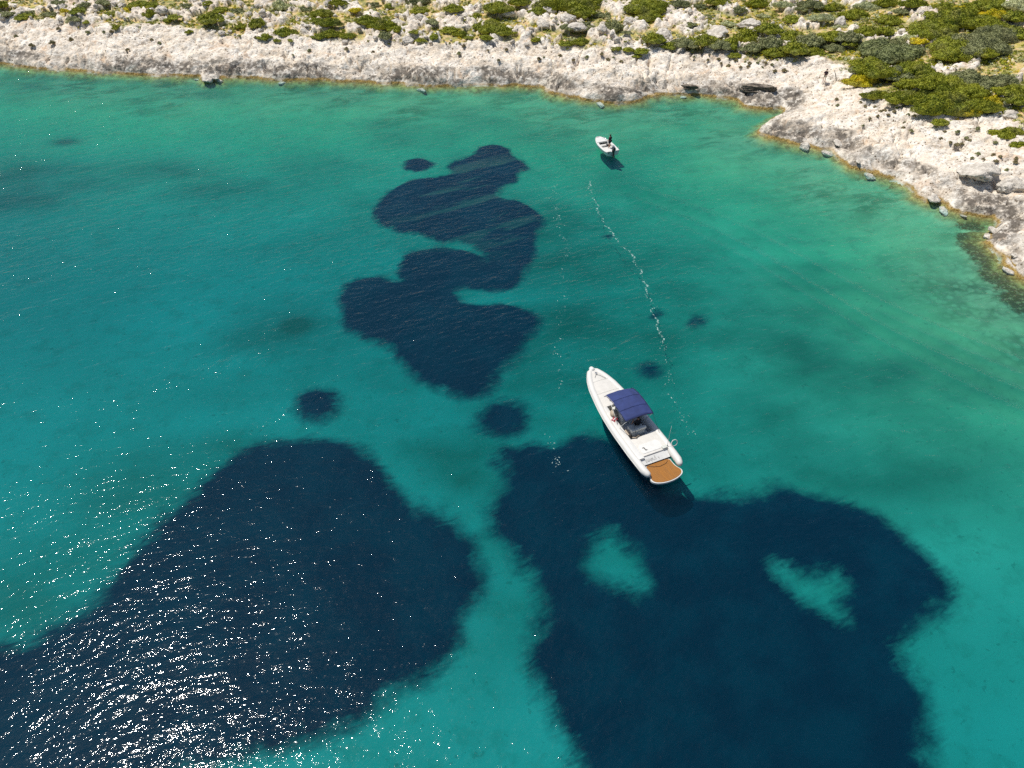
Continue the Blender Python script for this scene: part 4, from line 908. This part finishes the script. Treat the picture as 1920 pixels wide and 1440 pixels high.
zone([(572,17,14,6,'o'),(605,25,22,8,'g'),(595,38,14,5,'g'),(618,48,26,6,'g'),(622,64,22,7,'g'),(600,70,16,7,'g'),(635,7,20,5,'g'),(745,57,18,7,'g'),(655,68,18,5,'g'),(725,34,6,4,'g'),(790,20,20,8,'g'),(780,4,30,5,'o'),(847,55,20,10,'g'),(865,65,18,5,'g'),(815,70,12,6,'g'),(790,75,9,5,'g'),(775,60,8,5,'g'),
 (878,73,10,4,'g'),(912,74,14,5,'g'),(892,30,14,8,'g'),(808,40,12,6,'o'),(700,10,16,6,'o'),(730,12,10,6,'g'),(668,22,12,5,'y'),(1090,22,30,12,'g'),(1095,32,16,8,'g'),(1065,52,18,9,'o'),(1095,50,20,11,'o'),(1062,82,15,7,'g'),(1090,80,22,7,'g'),(1005,75,10,6,'g'),(1155,92,10,5,'g'),(1178,94,11,5,'g'),(1193,105,9,4,'g'),(975,8,26,8,'g'),(1010,22,20,8,'g'),(1128,28,18,8,'o')], 'shrub', 'green shrubs above the middle shore')
zone([(1258,88,20,10,'g'),(1285,84,28,13,'o'),(1318,82,30,13,'g'),(1348,86,26,13,'o'),(1372,84,20,14,'g'),(1400,70,26,18,'g'),(1412,92,26,12,'o'),(1440,58,28,14,'g'),(1448,80,28,16,'o'),(1452,98,26,12,'g'),(1482,68,28,15,'g'),(1490,92,30,16,'g'),(1522,78,30,16,'o'),(1525,98,24,10,'g'),(1560,72,26,13,'g'),(1565,90,22,9,'o'),(1595,70,26,13,'o'),(1625,62,26,12,'g'),(1590,88,12,5,'g'),(1380,104,16,7,'g')], 'thicket shrub', 'shrubs of the long thicket')
zone([(1630,122,34,17,'g'),(1602,138,16,9,'o'),(1640,143,40,16,'g'),(1612,156,30,11,'y'),(1675,140,34,14,'o'),(1718,130,34,14,'g'),(1745,146,30,14,'g'),(1780,160,34,20,'g'),(1815,150,36,20,'o'),(1820,172,34,16,'g'),(1735,165,34,14,'g'),(1700,158,26,12,'g'),(1760,178,40,12,'g'),(1850,158,30,14,'o'),(1870,68,42,13,'o'),(1905,62,26,13,'g'),(1850,50,34,11,'g'),(1880,150,26,12,'o'),(1895,172,30,13,'g'),(1905,190,26,12,'g'),(1870,190,26,10,'y'),
 (1745,33,14,7,'g'),(1770,14,22,8,'g'),(1800,22,22,8,'y'),(1835,12,26,9,'g'),(1870,14,30,11,'g'),(1905,12,26,12,'p'),(1900,35,26,10,'g'),(1865,30,26,8,'y'),(1845,100,24,10,'g'),(1870,95,20,8,'o'),(1700,72,18,9,'p'),(1720,80,16,8,'y'),(1850,205,30,9,'g'),(1815,212,26,8,'y')], 'hillside shrub', 'shrubs on the right hillside')
zone([(1275,8,22,7,'o'),(1310,14,18,6,'o'),(1345,6,26,7,'g'),(1385,20,20,7,'o'),(1420,8,26,8,'g'),(1465,12,20,6,'p'),(1520,10,26,8,'o'),(1560,14,20,7,'g'),(1540,36,22,7,'p'),(1500,24,14,5,'o'),(1575,50,14,6,'p'),(1620,14,22,7,'p'),(1660,8,26,7,'g'),(1710,8,24,7,'g'),(1330,32,14,7,'o'),(1365,45,16,7,'p'),(1400,40,12,5,'o'),(1430,30,14,5,'p'),(1295,50,12,5,'o'),(1175,62,9,4,'o')], 'bush', 'grey green bushes on the hillside')
# small dark thorn tufts sitting on the bare slabs
tuft_px = [(1301,109),(1327,112),(1347,111),(1351,122),(1380,113),(1397,116),(1405,119),(1421,118),(1435,120),(1388,126),(1402,127),(1448,121),(1453,134),(1366,124),(1429,126),(1470,134),(1330,103),(1414,108),
 (1568,187),(1570,197),(1613,193),(1622,200),(1641,201),(1651,209),(1658,207),(1677,209),(1703,215),(1712,222),(1696,230),(1694,240),(1708,245),(1646,217),(1665,216),(1630,225),(1618,236),(1771,247),(1795,247),(1832,242),(1764,260),(1779,273),(1793,275),(1800,278),(1818,263),(1811,262),(1834,288),(1862,290),(1822,297),(1866,305),(1903,305),(1887,318),(1905,297),(1866,268),(1875,295),(1843,300),
 (110,54),(98,80),(134,74),(285,74),(210,62),(165,62),(195,60),(300,82),(450,68),(480,72),(700,98),(650,92),(870,88),(915,95),(950,93),(1020,108),(1050,104),(1075,115),(1100,108),(1128,104),(1140,112),(1150,108),(1165,116),(1010,112),(935,115),(860,100),(580,95),(550,105),(240,95),(60,85),(30,68)]
for i, (x, y) in enumerate(tuft_px):
    r_ = random.uniform(2.0, 4.2)
    right = x > 1550
    put_shrub(x, y, r_, r_ * .8, random.choice('ddo'), *uniq('tiny thorn tuft ' + ('on bare headland rock' if right else 'on pale slabs' if x > 1280 else 'on pale shore rock'),
              'thorn tufts on the white headland' if right else ('thorn tufts on the slabs by the cove' if x > 1280 else 'thorn tufts on the long white shore'), x, y), name='thorn_tuft')
for o in C.objects:
    if o.name.startswith('thorn_tuft'): o['category'] = 'tuft'

# ------------------------------------------------------------------ boulders
bmat = mat_boulder(); BM = []
for i in range(7):
    bm = bmesh.new(); bmesh.ops.create_icosphere(bm, subdivisions=4, radius=1)
    co_ = np.array([v.co[:] for v in bm.verts]); r = np.random.default_rng(100 + i)
    cuts = [(n_ / np.linalg.norm(n_), r.uniform(.62, .9)) for n_ in r.normal(size=(12, 3))]
    for n_, dd in cuts:
        k = co_ @ n_; ex = np.clip(k - dd, 0, None); co_ -= np.outer(ex * .85, n_)
    nz_ = fbm(co_[:, 0] * 1.8 + i * 9, co_[:, 1] * 1.8 + co_[:, 2] * 1.3, 4, 200 + i); nz2 = fbm(co_[:, 2] * 3 + i, co_[:, 0] * 3 - co_[:, 1] * 2, 3, 230 + i)
    w1, w2, _ = worley(co_[:, 0] * 2.4 + co_[:, 2], co_[:, 1] * 2.4 - co_[:, 2] * .7 + i, 240 + i)
    co_ *= (1 + .28 * nz_ + .14 * nz2 - .16 * sm(w1, .35, .05))[:, None]
    for v, c in zip(bm.verts, co_): v.co = c
    o = build('boulder', bm, bmat, smooth=True); BM.append(o.data); bpy.data.objects.remove(o)
def put_boulder(px, py, rx, ry, label, group=None, name='boulder', p=None, mat=None, sc=None, rot=None, cat='boulder'):
    if p is None:
        p = L3d(px, py + ry * .5); dist = math.hypot(p.x, p.y, CAMH - p.z); m_ = dist / F; R_ = rx * m_; hh_ = max(2 * ry * m_ * .75, R_ * .5)
        sc = (R_, R_ * .8, hh_ * .62)
    o = bpy.data.objects.new(name, random.choice(BM)); link(o); o.location = (p.x, p.y, p.z + sc[2] * .12); o.scale = sc; o.rotation_euler = (random.uniform(-.2, .2), random.uniform(-.2, .2), random.uniform(0, 6.28) if rot is None else rot)
    tag(o, label, cat, group); covered.append((p.x, p.y, sc[0])); return o
SB = [(742,40,12,6,'smooth white domed boulder between green shrubs, left of centre'), (766,75,12,10,'white boulder with a green hollow at the top of the shore rock'), (786,30,10,5,'pale grey boulder above the domed white one'),
 (955,28,15,8,'grey weathered outcrop boulder at the right of the big green shrub'), (1027,20,14,10,'tall pale boulder at the left side of the wide top shrub'), (1020,45,16,9,'grey pitted boulder below the tall pale one'),
 (1064,32,15,7,'grey boulder between olive bushes, right of centre'), (1130,55,13,8,'grey boulder beside the olive bush near the clearing'), (1180,38,12,9,'dark sided boulder under the large top shrub mass'), (1383,82,8,6,'lone white boulder at the edge of the thicket'),
 (1575,42,13,11,'bright white boulder standing above the thicket'), (1745,128,8,5,'small white boulder right of the blue green shrub'), (1893,213,14,6,'white boulder at the right edge above the bright shrub'), (1684,153,8,5,'white boulder between the low shrubs near the headland'),
 (1792,186,8,6,'white boulder on the upper rim of the bright carpet shrub'), (1880,150,8,6,'white block half hidden in the grey right hand scrub'), (5,32,7,5,'grey boulder by the left frame edge'), (118,12,10,5,'grey rock knob near the top left corner'),
 (230,10,9,5,'pale rock knob left of the broad dark top shrub'), (305,18,12,7,'grey blue boulder right of the broad dark top shrub'), (432,28,9,5,'grey boulder right of the large rounded shrub'), (465,26,8,6,'pale upright boulder right of the large rounded shrub'),
 (1085,50,22,6,'long pale outcrop running between olive bushes'), (1405,42,20,6,'pale outcrop at the left rear of the thicket'), (1345,60,24,6,'broken white outcrop above the left end of the thicket'), (1245,62,20,10,'flat white slab right of the round green shrub')]
for a in SB: put_boulder(*a[:4], a[4])
# ledges at the shore
def ledge(px, py, L_, W_, H_, rot, label, dark):
    p = L3d(px, py); bm = bmesh.new(); r = random.Random(int(px))
    for k in range(4):
        n_ = 16; o_ = [(L_ * (1 - k * .05) * math.cos(t) * (1 + .16 * math.sin(3 * t + k) + r.uniform(-.06, .06)), W_ * (1 - k * .07) * math.sin(t) * (1 + .2 * math.sin(2 * t + k) + r.uniform(-.08, .08))) for t in [i * 2 * math.pi / n_ for i in range(n_)]]
        prism(bm, o_, k * H_ / 4 - .25, (k + .86) * H_ / 4 - .25, .03)
    o = build('rock_ledge', bm, dark, None, angle=35); o.location = p; o.rotation_euler = (R(6), R(-6), rot); return tag(o, label, 'rock ledge')
dk = G('dark_layered_rock'); v_ = dk.coord((1, 1, 7)); dk.bsdf(dk.mix(dk.mr(dk.noise(v_, 1.2, 5, .7), .4, .6), (.07, .06, .05), (.26, .22, .17)), .9, dk.bump(dk.noise(v_, 2, 5, .7), .2, 1), spec=.1)
ledge(1420, 167, 2.5, .75, .8, R(-22), 'dark layered rock ledge at the head of the small cove', dk.m)
ledge(1292, 163, 1.3, .40, .5, R(-25), 'small dark rock slab standing in for a dark hollow left of the cove', dk.m)  # the hollow's darkness is built as dark stone
for a in [(1895,345,26,13,'large white block near the right edge with shadow beneath'), (1835,322,40,10,'long flat white slab lying on the headland, right side'), (1510,272,12,7,'grey waterline boulder under the headland tip'), (1750,372,14,6,'pale boulder at the water below the headland'), (390,148,11,6,'dark jutting rock at the waterline, left shore')]: put_boulder(*a[:4], a[4])
nw = 0
while nw < 18:
    i = random.randrange(8, 58); a, b = sh[i], sh[i + 1]; t = random.random(); q = a + (b - a) * t + np.array([random.gauss(0, .5), random.gauss(-.2, .5)])
    s_ = random.uniform(.25, .65); p = Vector((q[0], q[1], max(ground_z(q[0], q[1]), -.35)))
    if p.z > .9: continue
    qx, qy = proj(p); put_boulder(0, 0, 0, 0, *uniq('%s waterline rock' % ('small' if s_ < .4 else 'large'), 'rocks along the waterline', qx, qy), p=p, sc=(s_ * 1.6, s_ * .8, s_ * .5), name='waterline_rock', cat='rock'); nw += 1
nb = 0
while nb < 215:
    right = random.random() < .25
    px = random.uniform(-20, 1940); py = random.uniform(-10, 90) if px < 1250 else random.uniform(-10, 235)
    if px > 1250 and random.random() < .55: continue
    p = L3d(px, py); vd = float(sdist(np.array([p.x]), np.array([p.y]), VEG)[0])
    if vd < -.6: continue
    if any((p.x - a) ** 2 + (p.y - b) ** 2 < (c * .8) ** 2 for a, b, c in covered): continue
    s_ = random.uniform(.22, .5) * (1.5 if random.random() < .15 else 1)
    qx, qy = proj(p); z = uniq('%s pale boulder' % ('small' if s_ < .33 else 'mid sized' if s_ < .48 else 'large'), 'boulders of the left scrub' if px < 960 else 'boulders of the right scrub', qx, qy)
    put_boulder(0, 0, 0, 0, *z, p=p, sc=(s_, s_ * random.uniform(.6, 1), s_ * random.uniform(.55, .9))); nb += 1

# ------------------------------------------------------------------ low herbs, grass and flowers between the rocks
def ground_stuff(name, mat, n, seed, size, hgt, per, label, cond):
    r = np.random.default_rng(seed); cx = r.uniform(-105, 112, n * 5); cy = r.uniform(70, 165, n * 5)
    vd = sdist(cx, cy, VEG); nn = fbm(cx * .22, cy * .22, 3, seed); fn = fbm(cx * .9, cy * .9, 2, seed + 5)
    ok = (vd > -.8) & cond(nn, fn, vd, cx) & (np.abs(cx) < cy * .80 + 6); cx, cy = cx[ok][:n], cy[ok][:n]
    ii = np.clip(np.searchsorted(xs, cx), 1, NX - 1); jj2 = np.clip(np.searchsorted(ys, cy), 1, NY - 1); z = H[jj2, ii]; so_ = soil[jj2, ii]
    k = r.random(len(cx)) < so_ + .12; cx, cy, z = cx[k], cy[k], z[k]; m_ = len(cx); sc = r.uniform(.5, 1.3, m_)
    C0 = np.repeat(np.stack([cx, cy, z], 1), per, 0); s3 = np.repeat(sc, per)
    d = r.normal(size=(len(C0), 3)); d[:, 2] = np.abs(d[:, 2]); d /= np.linalg.norm(d, axis=1)[:, None]
    C0 = C0 + d * np.array([size * 3.2, size * 3.2, hgt]) * s3[:, None] * r.uniform(.5, 1, (len(C0), 1))
    nn = d + r.normal(0, .5, d.shape); nn /= np.linalg.norm(nn, axis=1)[:, None]
    V, Fq = leaf_quads(C0, nn, size, r); o = mesh_np(name, V, Fq, mat, smooth=False); return tag(o, label, name.replace('_', ' '), kind='stuff')
ground_stuff('low_herbs', LEAF['g'], 11000, 301, .10, .22, 30, 'low green herbs creeping between the stones', lambda n, f, v, x: (n + .5 * f > .02 - .06 * (x > 30)))
ground_stuff('sage_cushions', LEAF['p'], 7000, 302, .10, .26, 34, 'pale sage cushions dotted between the stones', lambda n, f, v, x: (n + .6 * f > .06 - .10 * (x > 25)))
ground_stuff('dry_grass', LEAF['d'], 3000, 303, .07, .18, 20, 'dry brownish grass between the boulders', lambda n, f, v, x: (n + .6 * f > .0))
ground_stuff('yellow_flowers', LEAF['y'], 8000, 304, .08, .20, 26, 'patches of yellow flowering herbs on the slope', lambda n, f, v, x: (n + .3 * f > .10 - .10 * (x > 20)))
